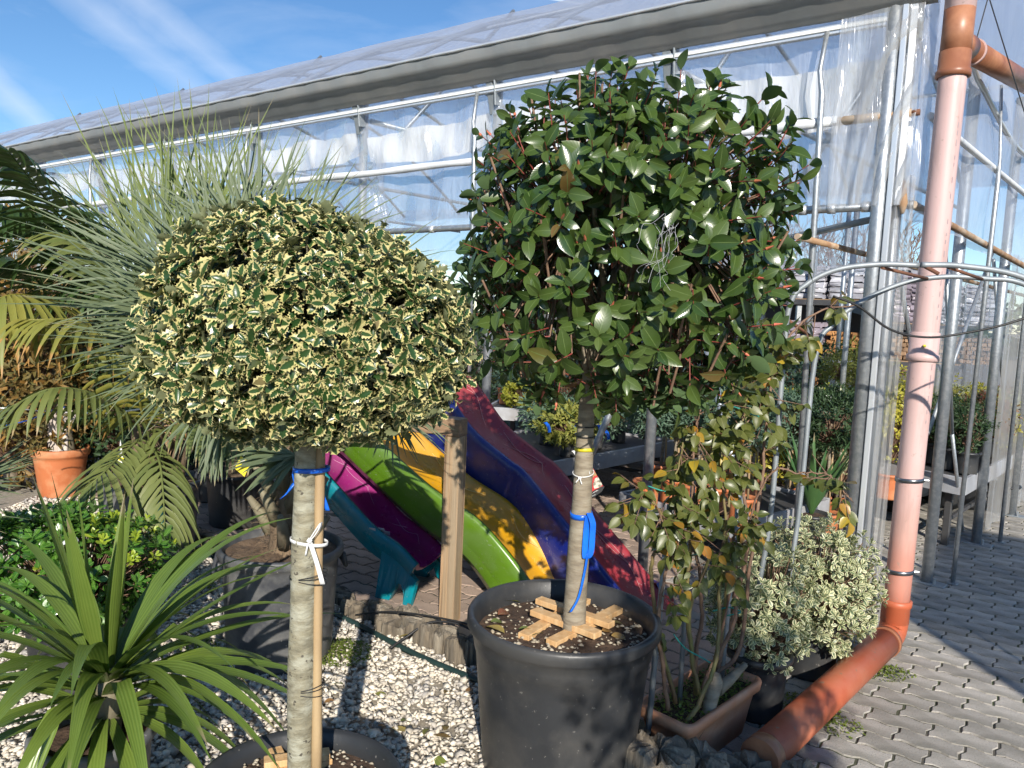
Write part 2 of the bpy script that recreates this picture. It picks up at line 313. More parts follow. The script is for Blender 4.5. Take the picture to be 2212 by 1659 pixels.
M['bluetape'] = pm('blue_tape', (.01, .16, .75), (.01, .11, .58), 12, .25, bump=.3, bscale=20); M['yeltape'] = pm('yellow_tape', (.7, .6, .03), (.6, .5, .03), 8, .4)
M['tealtag'] = pm('teal_tag', (.12, .58, .5), (.1, .5, .45), 8, .5); M['yeltag'] = pm('yellow_tag', (.8, .66, .03), (.75, .6, .03), 8, .5)
M['cord'] = pm('green_cord', (.02, .30, .24), (.02, .22, .19), 20, .5)
M['cloth'] = pm('pale_cloth', (.62, .54, .47), (.5, .43, .37), 14, .9, bump=.6, bscale=18)
M['pvc'] = None
def pvc():
    """orange-brown drain pipe, bleached pink where it stands in the open"""
    t = NT('bleached_drainpipe'); v = t.coord('Object'); sp = t.n('SeparateXYZ'); t.set(sp.inputs[0], v)
    h = t.math('ADD', sp.outputs[2], t.math('MULTIPLY', t.math('SUBTRACT', t.noise(v, 3, 5), .5), .5))
    col = t.ramp(h, (.0, (.50, .14, .075)), (.30, (.52, .21, .15)), (.62, (.55, .33, .28)), (1.0, (.60, .44, .42)))
    col = t.mix(t.math('MULTIPLY', t.noise(t.coord('Object', (30, 30, 1.2)), 2, 6), .3), col, (.55, .25, .18))
    col = t.mix(t.ramp(t.noise(t.coord('Object', (5, 5, .7)), 4, 7, .65), (.52, (0, 0, 0)), (.72, (.45, .45, .45))), col, (.30, .20, .17)); col = t.mix(t.ramp(t.noise(v, 45, 3), (.66, (0, 0, 0)), (.70, (.5, .5, .5))), col, (.34, .25, .2))
    return t.done(t.bsdf(**{'Base Color': col, 'Roughness': .48, 'Normal': t.bump(t.noise(t.coord('Object', (40, 40, 1)), 2), .03)}))
M['pvc'] = pvc(); M['pvcbrown'] = pm('brown_fitting', (.30, .12, .062), (.25, .095, .05), 5, .4, c3=(.42, .19, .1), s3=4); M['pvcorange'] = pm('orange_drainpipe', (.47, .115, .05), (.40, .09, .038), 5, .48, c3=(.46, .15, .08), s3=3, speck=((.3, .16, .1), 30, .70))
M['clamp'] = pm('steel_clamp', (.3, .31, .33), (.2, .21, .22), 20, .3, metal=.9)
M['benchgrey'] = pm('grey_bench_panel', (.40, .41, .43), (.33, .34, .36), 4, .6, bump=.08, c3=(.27, .26, .26), s3=2.5); M['benchdark'] = pm('dark_bench_frame', (.05, .05, .055), (.07, .07, .07), 6, .6)
M['roof'] = pm('corrugated_roof', (.26, .24, .23), (.2, .19, .18), 5, .7); M['fascia'] = pm('cream_fascia', (.62, .55, .38), (.55, .48, .33), 5, .7); M['shedwall'] = pm('dark_shed_wall', (.10, .075, .065), (.07, .055, .05), 3, .85)
M['bag'] = pm('bag_film', (.36, .37, .40), (.26, .25, .28), 7, .25, bump=.5, bscale=14, jit=.25); M['bagmauve'] = pm('mauve_bag_film', (.28, .24, .28), (.2, .17, .2), 7, .22, bump=.5, bscale=14, jit=.2)
M['pallet'] = pm('pallet_wood', (.34, .22, .12), (.25, .16, .09), 4, .8, jit=.2); M['brick'] = pm('ochre_brick', (.45, .22, .08), (.36, .17, .06), 8, .85, jit=.2); M['firewood'] = pm('split_firewood', (.30, .19, .11), (.2, .12, .07), 8, .85, jit=.35)
M['signw'] = pm('white_sign', (.78, .78, .78), (.7, .7, .71), 5, .45); M['red'] = pm('red_print', (.55, .03, .03), (.45, .03, .03), 8, .5); M['greenp'] = pm('green_print', (.12, .35, .04), (.1, .28, .04), 8, .5); M['blackp'] = pm('black_print', (.02, .02, .022), (.03, .03, .03), 8, .5)
# leaves
M['photinia'] = leafm('photinia_leaf', (.040, .082, .018), (.092, .142, .030), rib=(.13, .19, .06), tr=.2, rough=.27, spec=.6, back=(.10, .16, .07), dead=((.22, .05, .03), .968, (.10, .16, .03)))
M['holly'] = leafm('holly_leaf', (.024, .066, .018), (.05, .105, .03), edge=(.66, .58, .29), et=.62, ew=.12, tr=.15, rough=.28, spec=.55, back=(.19, .21, .11), dead=((.30, .17, .08), .985, (.40, .32, .16)))
M['pitto_var'] = leafm('cream_edged_leaf', (.10, .15, .075), (.16, .21, .11), edge=(.74, .71, .48), et=.50, ew=.16, tr=.2, rough=.4, rib=(.3, .34, .2))
M['pitto'] = leafm('glossy_green_leaf', (.05, .15, .02), (.11, .25, .03), rib=(.3, .42, .12), tr=.25, rough=.26, spec=.6, back=(.14, .24, .08))
M['pittonew'] = leafm('lime_leaf', (.30, .42, .04), (.42, .50, .05), tr=.3, rough=.35)
M['rose'] = leafm('rose_leaf', (.075, .10, .025), (.16, .175, .04), rib=(.2, .2, .08), tr=.3, rough=.36, dead=((.42, .16, .03), .87, (.50, .36, .04)))
M['strap'] = bladem('strap_leaf', (.085, .155, .026), (.17, .245, .04), (.24, .31, .07), tr=.22, rough=.33, tv=.985, spec=.55)
M['fan'] = bladem('grey_green_fan', (.11, .15, .08), (.16, .20, .10), (.19, .23, .13), tr=.18, rough=.5)
M['fanup'] = bladem('yellow_green_fan', (.15, .20, .055), (.22, .27, .085), (.26, .31, .12), tr=.2, rough=.5)
M['feather'] = bladem('olive_feather_leaf', (.125, .165, .045), (.19, .215, .06), (.22, .25, .09), tr=.2, rough=.45, tip=(.38, .28, .14), tv=.93)
M['featherdark'] = bladem('dark_feather_leaf', (.035, .075, .02), (.06, .11, .03), (.08, .13, .04), tr=.18, rough=.4)
M['featheryel'] = bladem('yellowing_feather_leaf', (.20, .23, .05), (.34, .29, .05), (.32, .31, .08), tr=.25, rough=.45, tip=(.45, .25, .08), tv=.8)
M['deadleaf'] = leafm('fallen_leaf', (.16, .20, .04), (.24, .06, .04), rib=(.3, .25, .1), tr=.1, rough=.45, dead=((.30, .13, .05), .45, (.36, .28, .08)))
M['juniper'] = leafm('juniper_spray', (.075, .14, .085), (.12, .19, .13), tr=.15, rough=.6)
M['junipergold'] = leafm('golden_spray', (.20, .24, .05), (.32, .30, .06), tr=.2, rough=.6)
M['thuja'] = leafm('bronze_conifer_spray', (.22, .13, .03), (.10, .10, .025), tr=.12, rough=.65, dead=((.34, .17, .035), .6, (.04, .06, .02)))
M['yew'] = leafm('dark_conifer_spray', (.022, .055, .02), (.045, .085, .025), tr=.1, rough=.6)
M['euon'] = leafm('yellow_edged_leaf', (.12, .18, .03), (.24, .27, .04), edge=(.72, .6, .09), et=.35, ew=.25, tr=.25, rough=.4)
M['redshrub'] = leafm('red_shrub_leaf', (.22, .05, .035), (.20, .14, .05), tr=.25, rough=.45); M['lime'] = leafm('bright_lime_leaf', (.42, .44, .06), (.55, .50, .07), tr=.3, rough=.45)
M['weed'] = leafm('weed_leaf', (.14, .20, .03), (.22, .27, .05), tr=.3, rough=.5); M['iris'] = bladem('sword_leaf', (.05, .13, .04), (.08, .17, .05), (.1, .2, .07))
# ---------------- leaves ----------------
def leafgrid(wf, W=.4, nl=6, fold=.18, curl=.25, cols=3, spine=0, twist=0, cup=0, seed=0):
    """unit leaf along +y: wf(v) half-width 0..1; fold lifts the edges, curl bends the tip down"""
    r = np.random.default_rng(seed); V, UV = [], []; us = np.linspace(-1, 1, cols)
    for i in range(nl+1):
        v = i/nl; w = max(wf(v), .02)*W/2; a = curl*v; tw = twist*(v-.3)
        y = v*(1-.15*curl*v); z0 = -curl*.5*v*v
        for u in us:
            sp = 1.0; zz = 0
            if spine and abs(u) > .9 and 0 < i < nl:
                odd = i % 2; sp = 1+spine*(1 if odd else -.55); zz = (spine*.16 if odd else -spine*.08)*(1 if (i//2) % 2 else -.5)
            x = u*w*sp; z = z0+fold*abs(u)*w*1.2+zz*W+cup*W*.3*(1-u*u)*-1*math.sin(math.pi*v)
            V.append((x*math.cos(tw)-z*0, y+(.04*W if sp > 1.05 else 0), z+x*math.sin(tw))); UV.append((u, v))
    F = [(i*cols+j, i*cols+j+1, (i+1)*cols+j+1, (i+1)*cols+j) for i in range(nl) for j in range(cols-1)]
    return np.array(V), np.array(F), np.array(UV)
w_ell = lambda v: math.sin(math.pi*v**.9)**.8 if 0 < v < 1 else 0
w_obo = lambda v: (math.sin(math.pi*v**1.7)**.7)*1.0 if 0 < v < 1 else (.08 if v == 0 else .0)
w_ova = lambda v: math.sin(math.pi*v**.72)**.85 if 0 < v < 1 else 0
w_hol = lambda v: math.sin(math.pi*min(.97, .06+v*.94)**.9)**.55 if v < 1 else 0
LV = {
 'photinia': [leafgrid(w_ell, .47, 7, f, c, 3, 0, t) for f, c, t in ((.25, .2, 0), (.35, .45, .2), (.15, .1, -.2), (.3, .7, .1), (.45, .3, -.3), (.1, .55, .3))],
 'holly': [leafgrid(w_hol, .58, 9, f, c, 5, s, t, cu) for f, c, s, t, cu in ((.2, .3, .34, 0, .3), (.4, .5, .42, .3, .2), (-.1, .2, .3, -.3, .5), (.3, .8, .4, .2, .1), (.1, .1, .36, -.5, .4))],
 'obo': [leafgrid(w_obo, .36, 5, f, c, 3, 0, t) for f, c, t in ((.2, .3, 0), (.3, .6, .2), (.1, .0, -.2), (.25, -.2, .1))],
 'ova': [leafgrid(w_ova, .62, 5, f, c, 3, 0, t) for f, c, t in ((.25, .3, 0), (.4, .6, .3), (.15, .1, -.3))],
 'spray': [leafgrid(lambda v: (1-v)**.5*(.25+.75*(v > .02)), .34, 3, .3, c, 3, 0, t) for c, t in ((.2, .3), (.5, -.4), (0, .8))],
}
MESHES = {}
def leafmesh(kind, i, mat):
    k = (kind, i, mat.name)
    if k not in MESHES: V, F, UV = LV[kind][i]; MESHES[k] = mesh('leaf', V, F, mat, True, UV)
    return MESHES[k]
def frames(P, D, Nm, L, Wd=None):
    """n x 3x3 (columns: across, along, normal) scaled by leaf length"""
    D = D/np.linalg.norm(D, axis=1)[:, None]; X = np.cross(D, Nm); X /= np.linalg.norm(X, axis=1)[:, None]+1e-9; Z = np.cross(X, D)
    L = np.asarray(L)[:, None]; Wd = np.ones(len(P)) if Wd is None else Wd
    return np.stack((X*L*np.asarray(Wd)[:, None], D*L, Z*L), 2)
def scatter(parent, kind, mat, P, D, Nm, L, nbig=300, name='leaf', rest='foliage', Wd=None, occ=None):
    """leaves as objects of their own for the nbig that show largest, the rest in one mesh"""
    P, D, Nm, L = map(np.asarray, (P, D, Nm, L)); R = frames(P, D, Nm, L, Wd); n = len(P); nv = len(LV[kind]); var = rng.integers(0, nv, n); rn = rng.random(n)
    big = np.zeros(n, bool)
    if nbig:
        x, y, w = proj(P+D/np.linalg.norm(D, axis=1)[:, None]*L[:, None]*.5); c = 7.0; own = {}
        rad = L*FPX/np.maximum(w, .1)*.35
        ok = (w > .2) & (x > 0) & (x < 2212) & (y > 0) & (y < 1659)
        for i in np.argsort(w):
            if not ok[i]: continue
            for gx in range(int((x[i]-rad[i])/c), int((x[i]+rad[i])/c)+1):
                for gy in range(int((y[i]-rad[i])/c), int((y[i]+rad[i])/c)+1):
                    own.setdefault((gx, gy), i)
        if own: cnt = np.bincount(np.fromiter(own.values(), int), minlength=n); top = np.argsort(-cnt)[:nbig]; big[top[cnt[top] > 0]] = True
    for i in np.nonzero(big)[0]:
        m4 = np.eye(4); m4[:3, :3] = R[i]; m4[:3, 3] = P[i]; inst(name, leafmesh(kind, int(var[i]), mat), m4, parent)
    Vs, Fs, Us, Rs, off = [], [], [], [], 0
    for k in range(nv):
        ii = np.nonzero((var == k) & ~big)[0]
        if not len(ii): continue
        V, F, UV = LV[kind][k]; VV = np.einsum('nij,vj->nvi', R[ii], V)+P[ii][:, None, :]
        Vs.append(VV.reshape(-1, 3)); Fs.append((F[None]+(np.arange(len(ii))*len(V))[:, None, None]).reshape(-1, F.shape[1])+off); off += len(ii)*len(V)
        Us.append(np.tile(UV, (len(ii), 1))); Rs.append(np.repeat(rn[ii], len(V)))
    if Vs:
        o = obj(rest, (np.vstack(Vs), np.vstack(Fs)), mat, parent, True, np.vstack(Us), np.concatenate(Rs))
        if nbig: o['kind'] = 'stuff'
        return o
def sph(n): v = rng.normal(size=(n, 3)); return v/np.linalg.norm(v, axis=1)[:, None]
def crown(n, c, rad, e=2.5, lo=.8, hi=1.03, dens=None, squash=None):
    """shoots near the surface of a superellipsoid: positions, outward normals"""
    d = sph(n); rad = np.array(rad); s = (np.abs(d/rad)**e).sum(1)**(-1/e); t = lo+(hi-lo)*rng.random(n)**.7
    Pn = d*(s*t)[:, None]; N = np.sign(Pn)*np.abs(Pn/rad)**(e-1)/rad; N /= np.linalg.norm(N, axis=1)[:, None]
    if squash: Pn = squash(Pn)
    return Pn+np.array(c), N
def shoots(P, N, per, L, upb=.5, spread=(.9, 1.5), stem=.1, rand=.5, droop=.25, normal_out=.5, Lj=.25):
    """whorled leaves along short shoots; returns leaf arrays and the shoot stems (base, tip)"""
    n = len(P); A = N+np.array((0, 0, upb))+rng.normal(size=(n, 3))*rand*.6; A /= np.linalg.norm(A, axis=1)[:, None]
    st = stem*(.6+.8*rng.random(n)); base = P-A*st[:, None]*.6; tip = P+A*st[:, None]*.4
    pp, dd, nn, ll = [], [], [], []
    T = np.cross(A, rng.normal(size=(n, 3))); T /= np.linalg.norm(T, axis=1)[:, None]; B = np.cross(A, T); ph = rng.random(n)*6.28
    for k in range(per):
        f = k/max(per-1, 1); a = ph+k*2.4+rng.normal(size=n)*.2; th = spread[1]+(spread[0]-spread[1])*f+rng.normal(size=n)*.18
        d = A*np.cos(th)[:, None]+(T*np.cos(a)[:, None]+B*np.sin(a)[:, None])*np.sin(th)[:, None]; d[:, 2] -= droop*rng.random(n)
        d /= np.linalg.norm(d, axis=1)[:, None]; nm = A*(1-normal_out)+N*normal_out+rng.normal(size=(n, 3))*.25
        pp.append(base+(tip-base)*(.25+.75*f)); dd.append(d); nn.append(nm); ll.append(L*(1-Lj*rng.random(n))*(1-.35*f**3))
    return np.vstack(pp), np.vstack(dd), np.vstack(nn), np.concatenate(ll), base, tip
def sticks(a, b, r0, r1, n=4):
    """many straight tapered twigs as one (V, F)"""
    a, b = np.asarray(a), np.asarray(b); m = len(a); D = b-a; D = D/(np.linalg.norm(D, axis=1)[:, None]+1e-9)
    X = np.cross(D, np.tile((.3, .5, .8), (m, 1))); X /= np.linalg.norm(X, axis=1)[:, None]+1e-9; Y = np.cross(D, X); th = np.linspace(0, 6.2832, n, endpoint=False)
    c = np.cos(th)[None, :, None]*X[:, None]+np.sin(th)[None, :, None]*Y[:, None]; r0 = np.broadcast_to(r0, m)[:, None, None]; r1 = np.broadcast_to(r1, m)[:, None, None]
    V = np.concatenate((a[:, None]+c*r0, b[:, None]+c*r1), 1).reshape(-1, 3)
    q = np.array([(j, (j+1) % n, n+(j+1) % n, n+j) for j in range(n)]); F = (q[None]+(np.arange(m)*2*n)[:, None, None]).reshape(-1, 4); return V, F
def wander(a, b, n=8, amp=.03, seed=0, bow=(0, 0, 0)):
    r = np.random.default_rng(seed); t = np.linspace(0, 1, n)[:, None]; P = np.asarray(a)*(1-t)+np.asarray(b)*t
    return P+np.sin(math.pi*t)*np.array(bow)+np.cumsum(r.normal(size=(n, 3))*amp/n**.5, 0)*np.minimum(1, t*4)

# ---------------- ground ----------------
tag(obj('ground', (np.array([(-400, -400, -.06), (400, -400, -.06), (400, 600, -.06), (-400, 600, -.06)]), [(0, 1, 2, 3)]), M['soilground']), kind='structure')
LOG0, LOG1 = np.array([-.78, 3.87]), np.array([.92, 2.47]); LD = nrm(LOG1-LOG0); LN = np.array([-LD[1], LD[0]])   # edging line of the gravel bed; LN points to the paving
def side(P): return (np.asarray(P)[..., :2]-LOG0)@LN
A_, B_ = LOG0-LD*9, LOG0+LD*6
pv = thing('paving', None, None, (0, 0, 0), kind='structure')
obj('joint_bed', (np.array([(*(A_+LN*.02), -.0048), (*(B_+LN*.02), -.0048), (*(B_+LN*16), -.0048), (*(A_+LN*22), -.0048)]), [(0, 1, 2, 3)]), M['joint'], pv)
def paver_shape():
    Lh, Wh, g = .115, .0575, .0034; pts = []
    wave = lambda x: .010*math.sin(2*math.pi*x/.115)
    jag = lambda y: .009*(1 if y > .2*Wh else -1 if y < -.2*Wh else 0)
    xs = np.linspace(-Lh+g, Lh-g, 9); ys = np.array([-.22, .22])*Wh*1.2
    for x in xs+jag(-1): pts.append((x, -Wh+g+wave(x)))
    for y in ys: pts.append((Lh-g+jag(y), y))
    for x in xs[::-1]+jag(1): pts.append((x, Wh-g+wave(x)))
    for y in ys[::-1]: pts.append((-Lh+g+jag(y), y))
    pts = np.array(pts); n = len(pts); c = pts.mean(0); ins = c+(pts-c)*np.array([.965, .93])
    V = np.vstack((np.c_[ins, np.zeros(n)], np.c_[pts, np.full(n, -.006)], np.c_[pts, np.full(n, -.03)]))
    F = [tuple(range(n))]+[(k*n+j, (k+1)*n+j, (k+1)*n+(j+1) % n, k*n+(j+1) % n) for k in (0, 1) for j in range(n)]
    return V, F
PV, PF = paver_shape(); pa = nrm((atZ(2209, 1307, 0)-atZ(1951, 1256, 0))[:2]); pb = np.array([-pa[1], pa[0]])
pl = []
for j in range(-110, 130):
    for i in range(-70, 90):
        p = np.array([1.5, 3.0])+pa*(i*.23+(j % 2)*.115)+pb*j*.115
        if side(p) < .1 or p[1] > 10.5 or p[1] < 1.2 or p[0] > 7.5 or p[0] < -4: continue
        x, y, w = proj((*p, 0))
        if w < .3 or not (-150 < x < 2400) or y > 1800: continue
        pl.append((p, float(x), float(y), float(w)))
pl.sort(key=lambda q: q[3]+(0 if (1640 < q[1] < 2212 and q[2] < 1659) else 1.2 if (720 < q[1] < 1030 and q[2] < 1400) else 9))
pme = mesh('paver', PV, PF, M['paver']); pme2 = mesh('paver', PV, PF, M['paver_pink'])
def paverM(p):
    t = rng.normal(size=3)*(.012, .012, .012); z = rng.normal()*.0016; a = np.array([*pa, t[0]*.6]); b = np.array([*pb, t[1]*.6]); m4 = np.eye(4); a = nrm(a); m4[:3, 0] = a; m4[:3, 1] = b; m4[:3, 2] = nrm(np.cross(a, b)); m4[:3, 3] = (*p, z); return m4
rs = [[], []]
for k, (p, x, y, w) in enumerate(pl):
    pink = p[0] < 1.0+.12*rng.normal()+.1*(p[1]-3)
    if k < 300: inst('paver', pme2 if pink else pme, paverM(p), pv)
    else: rs[int(pink)].append(paverM(p))
tri = [f for f in PF]
for k, lst in enumerate(rs):
    V4 = np.c_[PV, np.ones(len(PV))]; VV = np.einsum('nij,vj->nvi', np.array(lst)[:, :3], V4)
    n = len(PV); top = [PF[0]]; Fq = np.array(PF[1:]); Vall = VV.reshape(-1, 3); offs = np.arange(len(lst))*n
    Ft = [tuple(int(i)+int(o) for i in PF[0]) for o in offs]; Fs = [tuple(f) for f in (Fq[None, :]+offs[:, None, None]).reshape(-1, 4).tolist()]
    o = obj('paver_field', (Vall, Ft+Fs), (M['paver'], M['paver_pink'])[k], pv, rnd=np.repeat(rng.random(len(lst)), n)); o['kind'] = 'stuff'
# gravel bed
GZ = .035
gb = [A_-LN*0, B_-LN*0, B_-LN*6, np.array([-9, .2]), np.array([-9, 9])]
tag(obj('gravel_bed', (np.array([(*p, GZ-.012) for p in gb]), [tuple(range(5))[::-1]]), M['gravelbase']), kind='structure')
def stones(n, nm, box, zf, smin, smax, cond=None, mat='stone'):
    x = rng.uniform(box[0], box[1], n); y = rng.uniform(box[2], box[3], n); P = np.c_[x, y]
    k = side(P) < -.05; px, py, w = proj(np.c_[P, np.full(n, GZ)]); k &= (px > -120) & (px < 2330) & (py < 1800) & (w > .3)
    if cond is not None: k &= cond(P)
    P = P[k]; n = len(P)
    base = np.array([(1, 1, 1), (1, -1, -1), (-1, 1, -1), (-1, -1, 1), (1.1, 0, -.3), (-1.1, .2, 0), (0, 1.1, .2), (.1, -1.15, 0)])*.62
    # convex chips: 8 points, faces of a distorted octahedron-like hull
    base = np.array([(0, 0, .62), (1, .1, .1), (.35, .95, .05), (-.7, .7, .15), (-1, -.2, 0), (-.3, -.95, .1), (.7, -.75, 0), (0, 0, -.5)])
    F = np.array([(0, k, k % 6+1) for k in range(1, 7)]+[(7, k % 6+1, k) for k in range(1, 7)])
    s = rng.uniform(smin, smax, n)*(1+.5*(rng.random(n) > .9)); B = base[None]*(1+rng.normal(size=(n, 8, 3))*.22)
    ax = rng.normal(size=(n, 3)); ax /= np.linalg.norm(ax, axis=1)[:, None]; an = rng.normal(size=n)*.9; rz = rng.random(n)*6.28
    c, sn = np.cos(rz), np.sin(rz); B = np.stack((B[..., 0]*c[:, None]-B[..., 1]*sn[:, None], B[..., 0]*sn[:, None]+B[..., 1]*c[:, None], B[..., 2]*.8), 2)
    ca, sa = np.cos(an)[:, None, None], np.sin(an)[:, None, None]; k3 = ax[:, None, :]; B = B*ca+np.cross(np.broadcast_to(k3, B.shape), B)*sa+k3*(B*k3).sum(2, keepdims=True)*(1-ca)
    V = B*s[:, None, None]*.5; V += np.c_[P, zf+s*.12+rng.random(n)*.010][:, None, :]
    o = obj(nm, (V.reshape(-1, 3), (F[None]+(np.arange(n)*8)[:, None, None]).reshape(-1, 3)), M[mat], rnd=np.repeat(rng.random(n), 8)); return o
g = stones(115000, 'gravel', (-3.6, 1.7, 1.3, 6.2), GZ, .009, .032); tag(g, 'white crushed limestone gravel covering the planting bed', 'gravel', kind='stuff')
# ---------------- greenhouse ----------------
O = np.array([1.83, 3.84, 0]); e1 = np.array([*nrm(_ray(-1387, 612)[:2]), 0]); e2 = np.array([.68, .733, 0]); e2 /= np.linalg.norm(e2)
OUT = -np.array([e1[1], -e1[0], 0]); OUT = OUT if OUT[1] < 0 else -OUT     # out of the long side, towards the camera
OUT2 = np.array([e2[1], -e2[0], 0])                                          # out of the end wall
def gp(a, b, z, o=0.0): return O+e1*a+e2*b+OUT*o+np.array([0, 0, z])
drop = lambda a: -.018*a            # the long side falls slightly for drainage
gh = thing('greenhouse', 'long polytunnel greenhouse of translucent film on a galvanised steel frame', 'greenhouse', O)
LEN, SP = 13.4, 1.22
for k in range(0, 12):
    a = k*SP
    p = obj('post', tube([gp(a, 0, 0, -.05), gp(a, 0, 3.2+drop(a), -.05)], .032, 10), M['zinc'], gh, True)
    x, d, z = frame(e1)
    br = [beam(gp(a-.05, 0, 2.98+drop(a), .02), gp(a-.05, 0, 3.2+drop(a), .05), .07, .012, up=e1), beam(gp(a, 0, 2.94+drop(a), -.02), gp(a, 0, 3.2+drop(a), .06), .05, .05, up=e1)]
    obj('bracket', join(br), M['zincdull'], p)
def sheet(f, nu, nv):
    V = np.array([f(u, v) for v in np.linspace(0, 1, nv) for u in np.linspace(0, 1, nu)]); F = np.array([(j*nu+i, j*nu+i+1, (j+1)*nu+i+1, (j+1)*nu+i) for j in range(nv-1) for i in range(nu-1)]); return V, F
# wall film of the long side, drawn tight over the posts, slack between
def wallf(u, v):
    a = -.12+u*(LEN+.12); z = 2.2+v*(3.27-2.2)+drop(a); ph = (a/SP) % 1; sag = math.sin(math.pi*ph)
    wr = .012*math.sin(9*a+6*v)+.010*math.sin(23*a-4*v)*(1-abs(2*ph-1))+.02*math.sin(31*(ph-.5)*(1.2-v))*math.exp(-8*min(ph, 1-ph))
    return gp(a, 0, z, .0-.04*sag*math.sin(math.pi*v)+wr)
obj('wall_film', sheet(wallf, 400, 22), M['film'], gh, True)
# film hanging from the gutter over the brackets
obj('gutter', sheet(lambda u, v: gp(-.12+u*(LEN+.12), 0, 3.30+drop(u*LEN)-.16*math.sin(v*math.pi*.5)-.02*math.sin(v*9), .20*math.cos((v*.9)*math.pi*.5)-.0+.004*math.sin(u*300)), 160, 8), M['gutter'], gh, True)
obj('gutter_edge', tube([gp(a, 0, 3.305+drop(a), .205) for a in np.linspace(-.14, LEN, 40)], .010, 6), M['alu'], gh, True)
# roof arch
RW = 6.4; arch = lambda s: (s*RW, 3.29+1.33*4*s*(1-s))
obj('roof_film', sheet(lambda u, v: gp(-.1+u*LEN, 0, 0)*1+e2*arch(v)[0]+np.array([0, 0, arch(v)[1]+drop(u*LEN)+.005*math.sin(u*LEN/SP*2*math.pi)]), 120, 36), M['filmroof'], gh, True)
for k in range(0, 12):
    a = k*SP; obj('arch_tube', tube([gp(a, 0, 0)+e2*arch(s)[0]+np.array([0, 0, arch(s)[1]-.05+drop(a)]) for s in np.linspace(0.02, .98, 18)], .022, 6), M['zinc'], gh, True)
for s in (.2, .5, .8): obj('purlin', tube([gp(a, 0, 0)+e2*arch(s)[0]+np.array([0, 0, arch(s)[1]-.08+drop(a)]) for a in (0, LEN)], .018, 6), M['zinc'], gh, True)
for k in range(1, 11, 2):
    a = k*SP; obj('tie_bar', tube([gp(a, .1, 3.05+drop(a)), gp(a, RW-.1, 3.05+drop(a))], .02, 6), M['zinc'], gh, True)
    obj('tie_bar', tube([gp(a, .1, 2.7+drop(a)), gp(a, 1.6, 4.3+drop(a))], .016, 6), M['zinc'], gh, True)
# rails and roll-up tubes of the long side
obj('rail', beam(gp(.04, 0, 3.08, .045), gp(LEN, 0, 3.08+drop(LEN), .045), .03, .045), M['alu'], gh)
obj('rail_clip_strip', beam(gp(.04, 0, 3.083, .064), gp(LEN, 0, 3.083+drop(LEN), .064), .008, .018), M['white'], gh)
tm = [gp(a, 0, 2.63+drop(a)+.004*math.sin(a*5), .055) for a in np.linspace(.28, LEN, 60)]
obj('roller_tube', tube(tm, .024+.003*np.sin(np.arange(60)*2.1), 10), M['tubewhite'], gh, True)
o = obj('roller_tube', tube([gp(-.05, 0, 2.632, .055), gp(.30, 0, 2.625, .055)], .022, 12), M['rust'], gh, True); o['label'] = 'rusty projecting end of the roller tube'
obj('roller_end', tube([gp(-.085, 0, 2.633, .055), gp(-.05, 0, 2.632, .055)], .015, 10), M['ruststeel'], gh, True)
obj('bottom_tube', tube([gp(a, 0, 2.205+drop(a), .03) for a in np.linspace(-.09, LEN, 30)], .021, 10), M['zinc'], gh, True)
for a in (.12, .28, .42, .75, 1.1, 1.7, 2.4, 2.9, 3.4): obj('tube_clip', tube([gp(a-.02, 0, 2.205+drop(a), .03), gp(a+.02, 0, 2.205+drop(a), .03)], .026, 10), M['alu'], gh, True)
# slim outer struts
for a, zb in ((.36, 0), (2.52, 0), (4.86, 0), (7.3, 0)):
    obj('strut', tube([gp(a-.06, 0, zb, .10), gp(a, 0, 2.77+drop(a), .085), gp(a+.02, 0, 2.88+drop(a), .08), gp(a, 0, 3.07+drop(a), .075)], [.016, .016, .012, .012], 8), M['zinc'], gh, True)
# white net curtains pinned up inside each bay
for k in range(0, 11):
    a0, a1 = k*SP+.04, (k+1)*SP-.04; h = (.32, .27, .22, .2, .22, .24, .2, .2, .2, .2, .2)[k]; r = np.random.default_rng(k)
    def net(u, v, a0=a0, a1=a1, h=h, k=k):
        a = a0+u*(a1-a0); top = 2.93+drop(a)*.3+.01*math.sin(u*9+k)-.05*u*(k > 1); hh = h*(.75+.35*math.sin(math.pi*u)**.7*(1 if k else .8)); return gp(a, 0, top-hh*v, -.075+.02*math.sin(14*u+3*v)+.012*math.sin(37*u+k))
    obj('net_curtain', sheet(net, 40, 8), M['net'], gh, True)
    obj('curtain_tail', sheet(lambda u, v, a1=a1, k=k: gp(a1-.02-u*(.06+.10*v)-.02*math.sin(9*v), 0, 2.88+drop(a1)-.62*v, -.10+.03*math.sin(u*18+2*v)), 14, 14), M['film'], gh, True)
# bunched film near the corner
obj('film_bundle', sheet(lambda u, v: gp(.14+.05+u*.26-.09*v*(1-u)+.03*math.sin(7*v), 0, 2.98-.66*v-.05*math.sin(u*3), -.16+.05*math.sin(u*22+3*v)+.02*math.sin(v*15)), 40, 24), M['filmold'], gh, True)
obj('brace', tube([gp(.05, 0, 3.05, -.09), gp(.62, 0, 2.15, -.09)], .016, 8), M['zinc'], gh, True)
obj('brace', tube([gp(.02, 0, 2.17, -.06), gp(.9, 0, 2.02, -.30)], .018, 8), M['zincdull'], gh, True)
